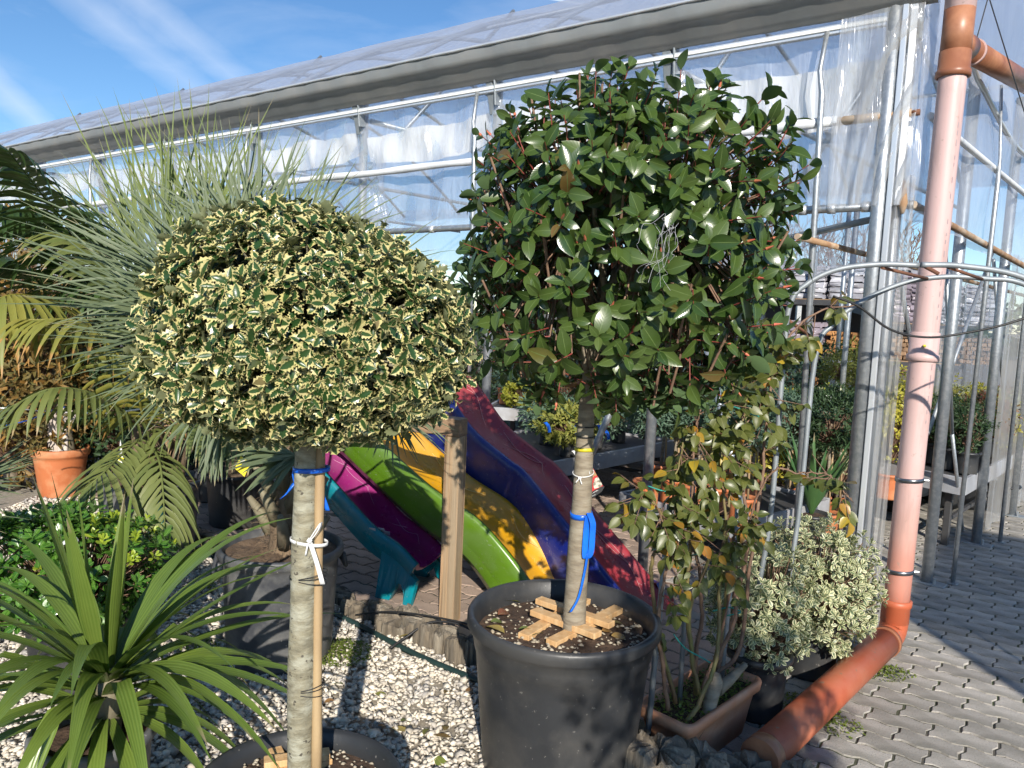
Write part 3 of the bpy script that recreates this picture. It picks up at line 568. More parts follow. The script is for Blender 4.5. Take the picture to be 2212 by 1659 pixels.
# corner: post, clip profile and a folded strip of film down to the ground
cp = obj('corner_post', tube([gp(0.06, .0, 0, .05), gp(0.06, 0, 4.0, .05)], .036, 14), M['zinc'], gh, True)
obj('clip_profile', beam(gp(.012, 0, 0, .068), gp(.012, 0, 4.0, .068), .026, .03, up=OUT), M['alu'], gh)
obj('clip_profile', beam(gp(-.025, 0, 2.2, .066), gp(-.025, 0, 4.0, .066), .03, .024, up=OUT), M['tubewhite'], gh)
fold = [(.0, .055), (-.02, .08), (-.035, .05), (-.05, .075), (-.062, .04), (-.075, .06), (-.085, .02)]
def strip(u, v):
    t = u*(len(fold)-1); i = min(int(t), len(fold)-2); f = t-i; a = fold[i][0]*(1-f)+fold[i+1][0]*f; q = fold[i][1]*(1-f)+fold[i+1][1]*f
    z = .02+v*2.32; return gp(a*(1+.12*math.sin(v*2.2+.5)), 0, z, q+.008*math.sin(v*17+u*5))
obj('corner_film', sheet(strip, 25, 30), M['filmold'], gh, True)
def cornerflap(u, v):
    a = .30-u*.37; z = 2.20+v*.95; pull = .30*(1-v)**1.5*0; return gp(a+.05*(1-v)*u*0, 0, z, .075+.012*math.sin(20*u*(1.2-v)+4*v)+.01*math.sin(40*u*(1.1-v)))
obj('corner_flap', sheet(cornerflap, 40, 24), M['filmold'], gh, True)
obj('film_knot', tube([gp(-.045, 0, 2.32, .06), gp(-.05, 0, 2.25, .065), gp(-.048, 0, 2.21, .065), gp(-.05, 0, 2.16, .07)], [.008, .013, .022, .008], 10), M['rust'], gh, True)
# end wall
def ew(b, z, o=0.0): return O+e2*b+OUT2*o+np.array([0, 0, z])
def archz(b): s = min(max(b/RW, .001), .999); return arch(s)[1]
obj('gable_film', sheet(lambda u, v: ew(u*RW, 2.95+v*(archz(u*RW)-2.95)-.0, -.03+.015*math.sin(u*26+v*5)), 60, 16), M['filmgable'], gh, True)
obj('hanging_film', sheet(lambda u, v: ew(-.03+u*(RW-.2), 2.13-.05*u+.02*math.sin(u*14)+v*(3.26-2.13-.10*u), .06+.02*math.sin(u*55+3*v)+.02*math.sin(u*31*(1.5-v))), 150, 14), M['film'], gh, True)
obj('end_rail', tube([ew(b, 3.34-.30*min(b, 1.0)+.06*math.sin(b*2.2)-.05*b, .075) for b in np.linspace(-.05, RW-.4, 30)], .016, 8), M['alu'], gh, True)
obj('end_tube', tube([ew(b, 2.66-.02*b, .085) for b in np.linspace(.15, RW-.3, 12)], .018, 8), M['tubewhite'], gh, True)
obj('end_tube', tube([ew(b, 2.21-.035*b, .085) for b in np.linspace(.0, RW-.3, 12)], .02, 8), M['rust'], gh, True)
obj('inner_rail', tube([ew(-.4, 2.03, -.3), ew(RW, 1.98, -.3)], .016, 8), M['rust'], gh, True)
for k, b in enumerate((1.28, 2.58, 3.88, 5.2)):
    p = obj('post', tube([ew(b, 0, 0), ew(b, 3.3, 0)], .034, 12), M['zinc'], gh, True)
    obj('base_plate', cbox(ew(b, .006, .0)-OUT2*.0, (.05, .11, .006), (e2, OUT2, (0, 0, 1))), M['zincdull'], p)
    obj('anchor_bolt', tube([ew(b-.03, .0, .05), ew(b-.03, .05, .05)], .008, 6), M['zinc'], p)
for b, bt in ((.10, .34), (1.40, 1.52), (2.78, 2.8)):
    obj('strut', tube([ew(b, 0, .12), ew(bt, 2.55, .12), ew(bt+.02, 2.68, .115), ew(bt-.02, 3.12, .09)], [.0145, .0145, .009, .009], 8), M['zinc'], gh, True)
    obj('strut_foot', cbox(ew(b, .005, .12), (.03, .03, .005), (e2, OUT2, (0, 0, 1))), M['zincdull'], gh)
for b0, z0, b1, z1 in ((.2, 2.2, 1.25, .95), (1.3, 2.1, 1.9, .9), (1.3, .95, 2.55, 2.2), (1.9, .9, 2.5, .1), (2.6, 2.15, 3.85, .6)): obj('cross_brace', tube([ew(b0, z0, -.08), ew(b1, z1, -.08)], .013, 8), M['zinc'], gh, True)
# far sides and a partition of clear film
obj('partition_film', sheet(lambda u, v: ew(2.95+u*3.2, .12+v*2.05, -.6-.0*u+.02*math.sin(u*40)+.012*math.sin(v*9+u*20)), 60, 12), M['film'], gh, True)
obj('partition_film', sheet(lambda u, v: ew(3.0+u*3.2, .02+v*2.2, -.03+.02*math.sin(u*50)), 50, 10), M['filmold'], gh, True)
for a in (0, 2.4, 4.9, 7.3): obj('inner_post', tube([gp(a, 6.3, 0), gp(a, 6.3, 3.4)], .03, 8), M['zinc'], gh, True)
for a in (1.22, 3.66): obj('inner_post', tube([gp(a, 3.1, 0), gp(a, 3.1, 3.0)], .026, 8), M['zinc'], gh, True)
obj('leaning_brace', tube([gp(1.95, .12, 0.02), gp(1.35, .30, 1.75)], .022, 10), M['zinc'], gh, True)
obj('leaning_brace', tube([gp(.55, .2, 0.02), gp(1.15, .35, 1.7)], .022, 10), M['zinc'], gh, True)
obj('back_film', sheet(lambda u, v: gp(2.0+u*11, 6.35, 2.25+v*1.05, .02*math.sin(u*60)), 60, 8), M['film'], gh, True)
obj('base_sheet', sheet(lambda u, v: gp(4.6+u*8.5, .02, .02+v*2.2, -.02+.015*math.sin(u*90)), 90, 8), M['filmold'], gh, True)
# maker's print along the roof film above the gutter
for k in range(11):
    a = .55+k*SP*.98; q = []
    r = np.random.default_rng(k)
    for row in range(2):
        u = 0
        while u < .34:
            w = r.uniform(.015, .05); s = .006+row*.006; A = [gp(a-u-(0 if i in (0, 3) else w), 0, 0)+e2*arch(s+(0 if i < 2 else .0028))[0]+np.array([0, 0, arch(s+(0 if i < 2 else .0028))[1]+.022+drop(a)]) for i in range(4)]
            q.append((np.array(A), [(0, 1, 2, 3)])); u += w+.012
    obj('film_print', join(q), M['print'], gh)
# ---------------- log edging, hose, cables ----------------
def log_end(p, r, h, seed):
    """upright log stump: fluted, split sides and a ragged, cracked top"""
    q = np.random.default_rng(seed); n = 48; th = np.linspace(0, 2*math.pi, n, endpoint=False); V = []; lv = ((1.0, -.05), (1.02, h*.4), (1.0, h*.8), (.97, h*.96), (.86, h), (.62, h), (.34, h))
    flute = 1+.05*np.sin(3*th+q.uniform(0, 6))+.03*np.sin(7*th+q.uniform(0, 6)); cut = q.random(n) < .24; flute = np.where(cut, flute*(1-.05-.12*q.random(n)), flute)+q.normal(size=n)*.012; tilt = q.normal(size=2)*.13; rag = np.repeat(q.normal(size=n//4)*.010, 4)+q.normal(size=n)*.004
    for i, (f, z) in enumerate(lv):
        rr = r*f*(flute if i < 5 else 1+(flute-1)*.6); x, y = rr*np.cos(th), rr*np.sin(th); dz = (x*tilt[0]+y*tilt[1]+rag*(1 if i < 5 else .8)-cut*(.022 if i > 3 else 0)*(1.2-f*.4))*(i > 1); V.append(np.c_[p[0]+x, p[1]+y, z+dz])
    V.append(np.array([[p[0], p[1], h-.012]])); V = np.vstack(V); m = len(lv)
    F = [(i*n+j, i*n+(j+1) % n, (i+1)*n+(j+1) % n, (i+1)*n+j) for i in range(m-1) for j in range(n)]+[((m-1)*n+j, (m-1)*n+(j+1) % n, m*n) for j in range(n)]
    return V, F
names = ['long weathered log of the bed edging beside the slide foot', 'grey log of the bed edging with cracked top near the timber post', 'pale flat-topped log of the bed edging beside the timber post', 'round log of the bed edging with dark rotten top by the black cables', 'short dark log of the bed edging tucked against the big black pot']
lab2 = ['tall dark decayed log of the bed edging beside the terracotta trough', 'broad cracked log of the bed edging in front of the terracotta trough', 'flat grey log of the bed edging by the orange pipe end', 'low split log of the bed edging beyond the orange pipe end']
t0 = [-.22, .10, .36, .60, .80]
for k, t in enumerate(t0):
    p = LOG0+LD*t+LN*(.02+.02*math.sin(k*3)); tag(obj('log', log_end((*p, 0), (.13, .13, .125, .105, .095)[k], (.07, .085, .10, .12, .13)[k], 20+k), M['log'], loc=(*p, 0)), names[k], 'log', 'logs edging the gravel bed')
for k, p in enumerate(((.545, 2.44), (.70, 2.49), (.87, 2.50), (1.04, 2.50))):
    tag(obj('log', log_end((*p, 0), (.115, .10, .11, .09)[k], (.19, .14, .10, .075)[k], 40+k), M['log'], loc=(*p, 0)), lab2[k], 'log', 'logs edging the gravel bed')
for k, t in enumerate([1.0, 1.2, 1.38, 1.56, -.45, -.72, -1.0, -1.3, -1.6]):
    p = LOG0+LD*t+LN*.02
    if k < 4: continue
    tag(obj('log', log_end((*p, 0), .12, .08, 60+k), M['log'], loc=(*p, 0)), 'shaded log of the bed edging between the palm pots and the slides', 'log', 'shaded logs edging the gravel bed')
hp = [(*(LOG0+LD*t-LN*(.13+.02*math.sin(t*2.3))), GZ+.018+.004*math.sin(t*7)) for t in np.linspace(-2.2, 2.9, 40)]
tag(obj('edging_hose', tube(hp, .014, 8), M['hose'], smooth=True), 'dark green hose lying along the log edging of the gravel', 'hose')
c0 = LOG0+LD*.52
cab = [np.array([*(c0-LN*.20), GZ+.02]), np.array([*(c0-LN*.12+LD*.02), .09]), np.array([*(c0-LN*.02+LD*.08), .15]), np.array([*(c0+LN*.04+LD*.22), .16]), np.array([*(c0+LN*.05+LD*.36), .12]), np.array([*(c0+LN*.03+LD*.44), .04])]
tag(obj('cable_loop', tube(cr(cab, 30), .006, 6), M['cable'], smooth=True), 'black cable looping up over the logs by the timber post', 'cable')
cab2 = [np.array([*(c0-LD*.45-LN*.10), .045]), np.array([*(c0-LD*.2-LN*.06), .13]), np.array([*(c0+LN*.0), .155]), np.array([*(c0+LN*.06+LD*.3), .17]), np.array([*(c0+LN*.12+LD*.45), .10]), np.array([*(c0+LN*.16+LD*.5), .005])]
tag(obj('cable_loop', tube(cr(cab2, 30), .005, 6), M['cable'], smooth=True), 'thin black cable trailing from the hose across the logs to the timber post', 'cable')
# ---------------- timber frame ----------------
tf = thing('timber_frame', 'weathered square timber post carrying a short crossbeam in front of the slides', 'timber frame', (-.28, 3.86, 0))
pt = atY(990, 905, 3.86); zt = float(pt[2]); dx = nrm(np.array([-.93, .37, 0]))
ax3 = (np.array([dx[1], -dx[0], 0]), dx, np.array([0, 0, 1.0]))
obj('post', cbox((-.272, 3.86, (zt-.085)/2), (.043, .043, (zt-.085)/2), ax3, .004), M['pine'], tf)
def rot_beam(a, b, w, h):
    V, F = beam(a, b, w, h); return V, F
t = NT('pine_end_grain_beam'); v = t.coord('Object', (3, 12, 30)); c = t.ramp(t.noise(v, 3, 6), (.35, (.31, .20, .115)), (.65, (.19, .12, .07))); M['beam'] = t.done(t.bsdf(**{'Base Color': c, 'Roughness': .75, 'Normal': t.bump(t.noise(v, 9), .3)}))
e_ = np.array([-.235, 3.845, zt-.04]); obj('crossbeam', beam(e_, e_+dx*2.1, .10, .088, ch=.004), M['beam'], tf)
obj('post', cbox(np.array([-.272, 3.86, 0])+dx*1.9+np.array([0, 0, (zt-.085)/2]), (.043, .043, (zt-.085)/2), ax3, .004), M['pine'], tf)
# ---------------- slides ----------------
def make_slide(label, inner, outer, pts, w, deep, ho, lines=(), nseg=44):
    """two-tone garden slide: an inner chute between two rims and an outer shell that flares into feet at the run-out; pts trace the far rim"""
    P = cr(np.array([atY(*p) for p in pts]), nseg); P[:, 2] = np.maximum(P[:, 2], .05)
    d = np.array([*nrm(P[-1][:2]-P[0][:2]), 0]); n = np.array([-d[1], d[0], 0]); n = n if n[1] > 0 else -n
    T = np.gradient(P, axis=0); T /= np.linalg.norm(T, axis=1)[:, None]; ups = np.array([nrm(np.cross(t_, np.cross((0, 0, 1.0), t_))) for t_ in T])
    top = [(.016, -.035), (.018, -.004), (.008, .004), (-.012, -.006), (-.035, -.035), (-.06, -deep*.75), (-.10, -deep)]
    prof = top+[(-w-a, b) for a, b in top[::-1]]+[(-w-.004, -.035), (-w+.018, -.055), (-w+.045, -deep*.8-.012), (-w+.10, -deep-.014), (-.10, -deep-.014), (-.045, -deep*.8-.012), (-.018, -.055), (.004, -.035)]
    def sweep(prof, foot=False):
        V = []; k = len(prof)
        for i in range(nseg):
            for a, b in prof: V.append(P[i]+n*a+ups[i]*b)
        V = np.array(V); V[:, 2] = np.maximum(V[:, 2], .002); return V, [(i*k+j, i*k+(j+1) % k, (i+1)*k+(j+1) % k, (i+1)*k+j) for i in range(nseg-1) for j in range(k)]+[tuple(range(k)), tuple((nseg-1)*k+j for j in range(k))[::-1]]
    base = P[-1].copy(); base[2] = 0; t = thing('garden_slide', label, 'slide', base); obj('chute', sweep(prof), inner, t, True)
    for sgn, c0 in ((-1, -w), (1, 0)):     # shell on the near and the far side
        sp = [(c0+sgn*.010, .010), (c0+sgn*.030, .008), (c0+sgn*.040, -.010), (c0+sgn*.036, -.05), (c0+sgn*.026, -ho*.45), (c0+sgn*.0, -ho*.75), (c0-sgn*.05, -ho), (c0-sgn*.05, -ho-.01), (c0+sgn*.008, -ho*.78-.01), (c0+sgn*.014, -ho*.45), (c0+sgn*.022, -.05), (c0+sgn*.022, -.012)]
        if sgn > 0: sp = [(a, min(b, -.03)) for a, b in sp[2:]]
        obj('shell', sweep(sp), outer, t, True)
        V2 = []; m = 12                     # moulded foot: two flared pads with an arch between
        for i in range(m):
            u = i/(m-1); q = P[-1-int(u*(m-1)*1.1)]; pad = 1 if (u < .3 or u > .72) else 0; zb = 0 if pad else .10*math.sin(math.pi*(u-.3)/.42); fl = .05+.03*pad
            zt_ = max(q[2]-ho*.55, zb+.01); V2 += [np.array([*(q+n*(c0+sgn*.022))[:2], zt_]), np.array([*(q+n*(c0+sgn*fl))[:2], min(zb, zt_-.008)]), np.array([*(q+n*(c0+sgn*(fl-.03)))[:2], min(zb, zt_-.008)]), np.array([*(q+n*(c0-sgn*.01))[:2], zt_])]
        F2 = [(i*4+j, i*4+(j+1) % 4, (i+1)*4+(j+1) % 4, (i+1)*4+j) for i in range(m-1) for j in range(4)]+[(0, 1, 2, 3), tuple((m-1)*4+j for j in range(4))]; obj('foot', (np.array(V2), F2), outer, t)
    for off, amp, ph_ in lines:             # pale moulded lines winding along the inner wall
        i0, i1 = 4, nseg-3; path = [P[i]+n*(off+amp*math.sin(i*.55+ph_))+ups[i]*(-.030+.8*min(0, off+amp*math.sin(i*.55+ph_)+.035)*.9) for i in range(i0, i1)]; obj('moulded_line', tube(cr(path, 90), .0022, 5), M['line_'+inner.name], t, True)
    return t, P, n, d, ups
for k_ in ('sl_red', 'sl_yel', 'sl_mag'): c_ = {'sl_red': (.50, .22, .22), 'sl_yel': (.68, .50, .16), 'sl_mag': (.42, .16, .30)}[k_]; M['line_'+M[k_].name] = pm('pale_line_'+k_, c_, c_, 4, .4)
make_slide('tall blue garden slide with a red chute, tallest of the row behind the timber post', M['sl_red'], M['sl_blue'], [(955, 800, 5.2), (1000, 806, 5.12), (1035, 838, 5.05), (1092, 918, 4.93), (1168, 981, 4.8), (1208, 1013, 4.72), (1330, 1160, 4.45), (1415, 1262, 4.28), (1452, 1312, 4.16)], .32, .07, .42, ((-.035, .025, 0), (-.06, .03, 2.0)))
make_slide('green garden slide with a yellow chute between the blue and the teal slides', M['sl_yel'], M['sl_green'], [(790, 850, 4.9), (850, 885, 4.82), (909, 939, 4.74), (1009, 1026, 4.6), (1097, 1084, 4.5), (1160, 1150, 4.42), (1215, 1222, 4.36), (1262, 1272, 4.3)], .42, .09, .26, ((-.04, .03, 1.0),))
s_, P_, n_, d_, u_ = make_slide('teal garden slide with a magenta chute, smallest of the row beside the palm pot', M['sl_mag'], M['sl_teal'], [(600, 850, 4.85), (650, 885, 4.8), (718, 947, 4.72), (790, 1026, 4.62), (869, 1111, 4.5), (922, 1150, 4.43), (960, 1188, 4.36)], .29, .065, .17, ((-.03, .02, 0), (-.05, .03, 2.5)))
for i, off, dz in ((30, -.285, .004), (31, -.26, -.006), (29, -.318, -.012)):
    c = P_[i]+n_*off+u_[i]*dz+np.array([0, -.01, .006]); obj('price_sticker', cbox(c, (.020, .013, .0012), (d_, nrm(np.array([0, -.5, .85])), nrm(np.cross(d_, [0, -.5, .85]))), .0004), M['sticker'], s_)
# ---------------- pots ----------------
def pot(name, label, c, r0, r1, h, mat, group=None, soil='soil', fill=.06, rim=.03, n=40, cat='pot', ribs=0, handles=False, lip=.022, band=0):
    """c: centre on the ground; r0 foot radius, r1 rim radius"""
    t = thing(name, label, cat, c, group); w = .012
    prof = [(r0*.4, 0), (r0*.97, 0), (r0, .012)]
    for k in range(1, 6): prof.append((r0+(r1-lip-r0)*k/5, .012+(h-rim-.03-.012)*k/5))
    if band: rb = r0+(r1-lip-r0)*(h-band)/h; prof = prof[:3]+[(r0+(rb-r0)*k/5, .012+(h-band-.012)*k/5) for k in range(1, 6)]+[(rb+.005, h-band+.006), (r1-lip, h-rim-.04)]
    V, F = lathe(prof+[(r1-lip+.002, h-rim-.012), (r1-.004, h-rim), (r1, h-rim+.008), (r1, h-.010), (r1-.005, h), (r1-.014, h+.001), (r1-lip-.004, h-.008), (r1-lip-.012, h-rim-.02), (r0+(r1-lip-r0)*.6-w, h*.6), (r0*.9, .03)], n, c)
    V = np.array(V)
    if ribs:
        ang = np.arctan2(V[:, 1]-c[1], V[:, 0]-c[0]); rr = 1+.010*np.clip(np.sin(ang*ribs)*3, -1, 1)*((V[:, 2]-c[2] < h-rim-.02) & (V[:, 2]-c[2] > .02)); V[:, 0] = c[0]+(V[:, 0]-c[0])*rr; V[:, 1] = c[1]+(V[:, 1]-c[1])*rr
    obj('body', (V, F), mat, t, True)
    rs_ = r0+(r1-lip-r0)*(h-fill)/h-w*.6; th = np.linspace(0, 2*math.pi, n, endpoint=False); V = [(c[0], c[1], c[2]+h-fill+.012)]; q = np.random.default_rng(int(abs(c[0]*1000)+abs(c[1])*100))
    for f in (.33, .66, 1.0): V += [(c[0]+rs_*f*math.cos(a), c[1]+rs_*f*math.sin(a), c[2]+h-fill+q.normal()*.006*(f < 1)+.008*(1-f)) for a in th]
    F = [(0, 1+j, 1+(j+1) % n) for j in range(n)]+[(1+k*n+j, 1+(k+1)*n+j, 1+(k+1)*n+(j+1) % n, 1+k*n+(j+1) % n) for k in (0, 1) for j in range(n)]
    obj('soil', (np.array(V), F), M[soil], t, True)
    if handles:
        for s in (0, math.pi): 
            a = handles+s; e = np.array([math.cos(a), math.sin(a), 0]); f = np.array([-e[1], e[0], 0]); cc = np.array(c)+e*(r1-.01)+np.array([0, 0, h-rim])
            obj('handle', tube([cc+f*.07, cc+f*.06+e*.015-np.array([0, 0, .06]), cc-f*.06+e*.015-np.array([0, 0, .06]), cc-f*.07], .011, 8), mat, t, True)
    return t
def grains(name, label, c, r, z, n, smin, smax, mat):
    a = rng.random(n)*6.28; q = r*np.sqrt(rng.random(n)); P = np.c_[c[0]+q*np.cos(a), c[1]+q*np.sin(a)]
    base = np.array([(0, 0, .6), (1, .1, .1), (.35, .95, .05), (-.7, .7, .15), (-1, -.2, 0), (-.3, -.95, .1), (.7, -.75, 0), (0, 0, -.5)]); F = np.array([(0, k, k % 6+1) for k in range(1, 7)]+[(7, k % 6+1, k) for k in range(1, 7)])
    s = rng.uniform(smin, smax, n); V = base[None]*(1+rng.normal(size=(n, 8, 3))*.2)*s[:, None, None]*.5+np.c_[P, z+s*.2][:, None, :]
    o = obj(name, (V.reshape(-1, 3), (F[None]+(np.arange(n)*8)[:, None, None]).reshape(-1, 3)), M[mat], rnd=np.repeat(rng.random(n), 8)); return tag(o, label, 'grit', kind='stuff')
# big black pot and the photinia standard
PC = np.array([.215, 2.58, GZ-.005]); PH = .555
pot('plant_pot', 'largest black plastic pot on the gravel holding the glossy green photinia standard', PC, .262, .335, PH, M['potblack'], fill=.075, rim=.045, n=64, band=.125)
SZ = PC[2]+PH-.075
grains('pumice_grit', 'cream pumice grains scattered on the soil of the photinia pot', PC, .285, SZ+.004, 430, .005, .02, 'perlite')
TB = atY(1240, 1331, 2.58); TB[2] = SZ-.02
ph = thing('photinia_standard', 'clipped photinia standard with glossy dark green leaves on a bare grey trunk', 'tree', TB)
top = atY(1268, 880, 2.58); hi = atY(1285, 700, 2.62)
tp = cr([TB, atY(1247, 1230, 2.58), atY(1256, 1100, 2.575), atY(1262, 980, 2.58), top, hi], 22)
obj('trunk', tube(tp, np.linspace(.040, .026, 22)*(1+wob(22, .05, 3)), 16), M['barkp'], ph, True)
PCc = atY(1340, 548, 2.58); PR = np.array([.462, .46, .452])
def psq(P):
    P = P.copy(); P[:, 0] *= 1-.10*np.clip(P[:, 2]/PR[2], 0, 1)*(P[:, 0] < 0); P[:, 0] *= 1-.16*np.clip(-P[:, 2]/PR[2]-.3, 0, 1); return P
rng = np.random.default_rng(11)
sP, sN = crown(470, PCc, PR, 3.5, .86, 1.06, squash=psq); s2, n2 = crown(200, PCc, PR, 3.5, .45, .85, squash=psq); s3, n3 = crown(46, PCc+np.array([0, 0, .02]), PR, 3.0, 1.04, 1.14, squash=psq); k3 = n3[:, 2] > .1; s3, n3 = s3[k3], n3[k3]
P0 = np.vstack((sP, s2, s3)); N0 = np.vstack((sN, n2, n3))
lp, ld, ln, ll, sb, st_ = shoots(P0, N0, 7, .104, .3, (.75, 1.45), .12, .55, .3, .75, .5)
scatter(ph, 'photinia', M['photinia'], lp, ld, ln, ll)
# limbs from the top of the trunk, then twigs, then the shoots
limbs = []; li = rng.permutation(len(P0))[:150]; fork = np.array([top*(1-t)+hi*t for t in np.linspace(.3, 1, 6)]); mids = []
for k in range(26):
    d = sph(1)[0]; d[2] = abs(d[2])*.8+.15; e = PCc+d*PR*.55; b = fork[k % 6]; pth = wander(b, e, 7, .035, 100+k, (0, 0, -.03)); limbs.append(tube(pth, np.linspace(.014, .007, 7), 6)); mids.append(e)
for k in range(26): o = obj('limb', limbs[k], M['barkp'], ph, True)
mids = np.array(mids); near = np.array([mids[np.argmin(((mids-p)**2).sum(1)+rng.random(len(mids))*.03)] for p in P0])
V1, F1 = sticks(near, sb, .0036, .0024, 5); o = obj('twigs', (V1, F1), M['twig'], ph, True); o['kind'] = 'stuff'
V1, F1 = sticks(sb, st_, .0024, .0014, 5); o = obj('shoots', (V1, F1), M['twigred'], ph, True); o['kind'] = 'stuff'
# cut stubs and red buds on the outside
cs, cn = crown(60, PCc, PR, 3.0, .9, 1.02, squash=psq); cd_ = nrm(np.array([0, 0, 1.0]))+cn*.5; V1, F1 = sticks(cs-cd_*.12, cs+cd_*.06, .0042, .0038, 6); o = obj('pruned_stubs', (V1, F1), M['twig'], ph); o['kind'] = 'stuff'
bi = rng.permutation(len(P0))[:110]; V1, F1 = [], []
bp = st_[bi]; bd = st_[bi]-sb[bi]; bd /= np.linalg.norm(bd, axis=1)[:, None]
V1, F1 = sticks(bp-bd*.005, bp+bd*.018, .005, .0015, 5); o = obj('buds', (V1, F1), M['bud'], ph); o['kind'] = 'stuff'
# tangle of dry fibres caught in the crown
fb = []
fr = np.random.default_rng(5)
for k in range(13):
    a = atY(1445+fr.normal()*9, 480+fr.normal()*14, 2.03); b = atY(1424+fr.normal()*9, 600+fr.normal()*45, 2.03); fb.append(tube(cr(wander(a, b, 7, .03, 300+k), 24), .00045, 3, False))
tag(obj('plastic_fibre_tangle', join(fb), M['sticker'], smooth=True), 'wispy tangle of white fibres caught in the photinia crown', 'fibres')
# ties and label on the photinia trunk
def ring(c, r, h, t, n=24, tilt=(0, 0)):
    th = np.linspace(0, 2*math.pi, n, endpoint=False); V = []
    for rr, z in ((r, -h/2), (r+t, -h/2), (r+t, h/2), (r, h/2)): V.append(np.c_[c[0]+rr*np.cos(th), c[1]+rr*np.sin(th), c[2]+z+tilt[0]*np.cos(th)*rr+tilt[1]*np.sin(th)*rr])
    return np.vstack(V), [(i*n+j, i*n+(j+1) % n, ((i+1) % 4)*n+(j+1) % n, ((i+1) % 4)*n+j) for i in range(4) for j in range(n)]
def ribbon(path, w, side, th=.0008):
    P = np.asarray(path, float); s = nrm(side)*w/2; nn = np.cross(np.gradient(P, axis=0), s); nn /= np.linalg.norm(nn, axis=1)[:, None]; n = len(P)
    V = np.vstack((P-s+nn*th, P+s+nn*th, P+s-nn*th, P-s-nn*th)); return V, [(a*n+i, a*n+i+1, ((a+1) % 4)*n+i+1, ((a+1) % 4)*n+i) for a in range(4) for i in range(n-1)]+[(0, n, 2*n, 3*n), (n-1, 4*n-1, 3*n-1, 2*n-1)]
def on(path, z): i = np.argmin(np.abs(path[:, 2]-z)); return path[i]
zt1 = atY(1258, 1110, 2.58)[2]; c1 = on(tp, zt1)
bt = thing('blue_tape', 'blue marking tape tied around the photinia trunk with long ends hanging', 'tape', c1)
obj('band', ring(np.array([c1[0], c1[1], zt1]), .036, .018, .002, 24, (.05, .1)), M['bluetape'], bt, True)
a0 = atY(1273, 1108, 2.535); obj('tail', ribbon(cr([a0, a0+np.array([.012, -.012, -.03]), atY(1280, 1150, 2.53), atY(1276, 1195, 2.53), atY(1264, 1203, 2.53), atY(1266, 1150, 2.535), a0+np.array([-.004, 0, -.01])], 24), .021, (1, .3, 0)), M['bluetape'], bt)
obj('tail', ribbon(cr([atY(1270, 1195, 2.53), atY(1262, 1240, 2.535), atY(1250, 1290, 2.53), atY(1233, 1322, 2.52)], 16), .009, (1, .4, 0)), M['bluetape'], bt, True)
zy = atY(1262, 963, 2.58)[2]; cy = on(tp, zy); tag(obj('yellow_tape', ring(cy, .0325, .012, .0015, 24, (.03, -.05)), M['yeltape'], smooth=True), 'narrow yellow tape band around the photinia trunk', 'tape')
for yy in (918, 940): zz = atY(1262, yy, 2.58)[2]; cc = on(tp, zz); tag(obj('black_wire_tie', ring(np.array([*cc[:2], zz]), .033, .004, .002, 24, (.0, .1)), M['cable'], smooth=True), 'thin black wire tie around the photinia trunk just above the yellow tape', 'wire', 'black wire ties on the photinia trunk')
zs = atY(1260, 1020, 2.58)[2]; cc = on(tp, zs); ws = thing('white_string', 'thin white string knotted around the photinia trunk above the picture label', 'string', cc)
obj('loop', ring(np.array([*cc[:2], zs]), .0345, .003, .0025, 24, (.1, .25)), M['white'], ws, True); kp = np.array([cc[0]-.015, cc[1]-.037, zs-.012]); obj('knot', join([tube([kp, kp+np.array([.008, -.004, -.02])], .0018, 5), tube([kp, kp+np.array([-.012, -.004, -.015])], .0018, 5), tube([kp+np.array([-.005, 0, .002]), kp+np.array([.005, 0, -.002])], .003, 6)]), M['white'], ws)
# picture label hanging beside the trunk
L0 = atY(1268, 996, 2.60); lb = thing('plant_label', 'red picture label of a photinia hanging on the trunk', 'label', L0)
lc = [(1266, 995), (1276, 1002), (1301, 1048), (1306, 1052), (1290, 1060), (1272, 1070), (1264, 1072), (1262, 1000)]
def flat(pts, Y, dz=0): return np.array([atY(x, y, Y) for x, y in pts])
def plate(pts, Y, th=.0012):
    A = flat(pts, Y); B = flat(pts, Y)+np.array([0, th, 0]); n = len(pts); return np.vstack((A, B)), [tuple(range(n)), tuple(range(n, 2*n))[::-1]]+[(i, i+n, (i+1) % n+n, (i+1) % n) for i in range(n)]
obj('card', plate(lc, 2.60), M['red'], lb)
obj('leaf_picture', plate([(1266, 996), (1276, 1003), (1289, 1027), (1278, 1032), (1265, 1034)], 2.5985, .0008), pm('picture_foliage', (.3, .28, .12), (.5, .1, .06), 60, .4, lo=.4, hi=.6), lb)
obj('flower_picture', plate([(1285, 1034), (1292, 1030), (1301, 1047), (1297, 1052), (1284, 1056), (1281, 1046)], 2.598, .0008), pm('picture_flowers', (.6, .55, .45), (.12, .11, .08), 70, .4, lo=.4, hi=.6), lb)
obj('name_band', plate([(1264, 1071), (1263, 1077), (1284, 1073), (1300, 1062), (1306, 1051), (1302, 1050), (1284, 1059)], 2.597, .0008), M['blackp'], lb)
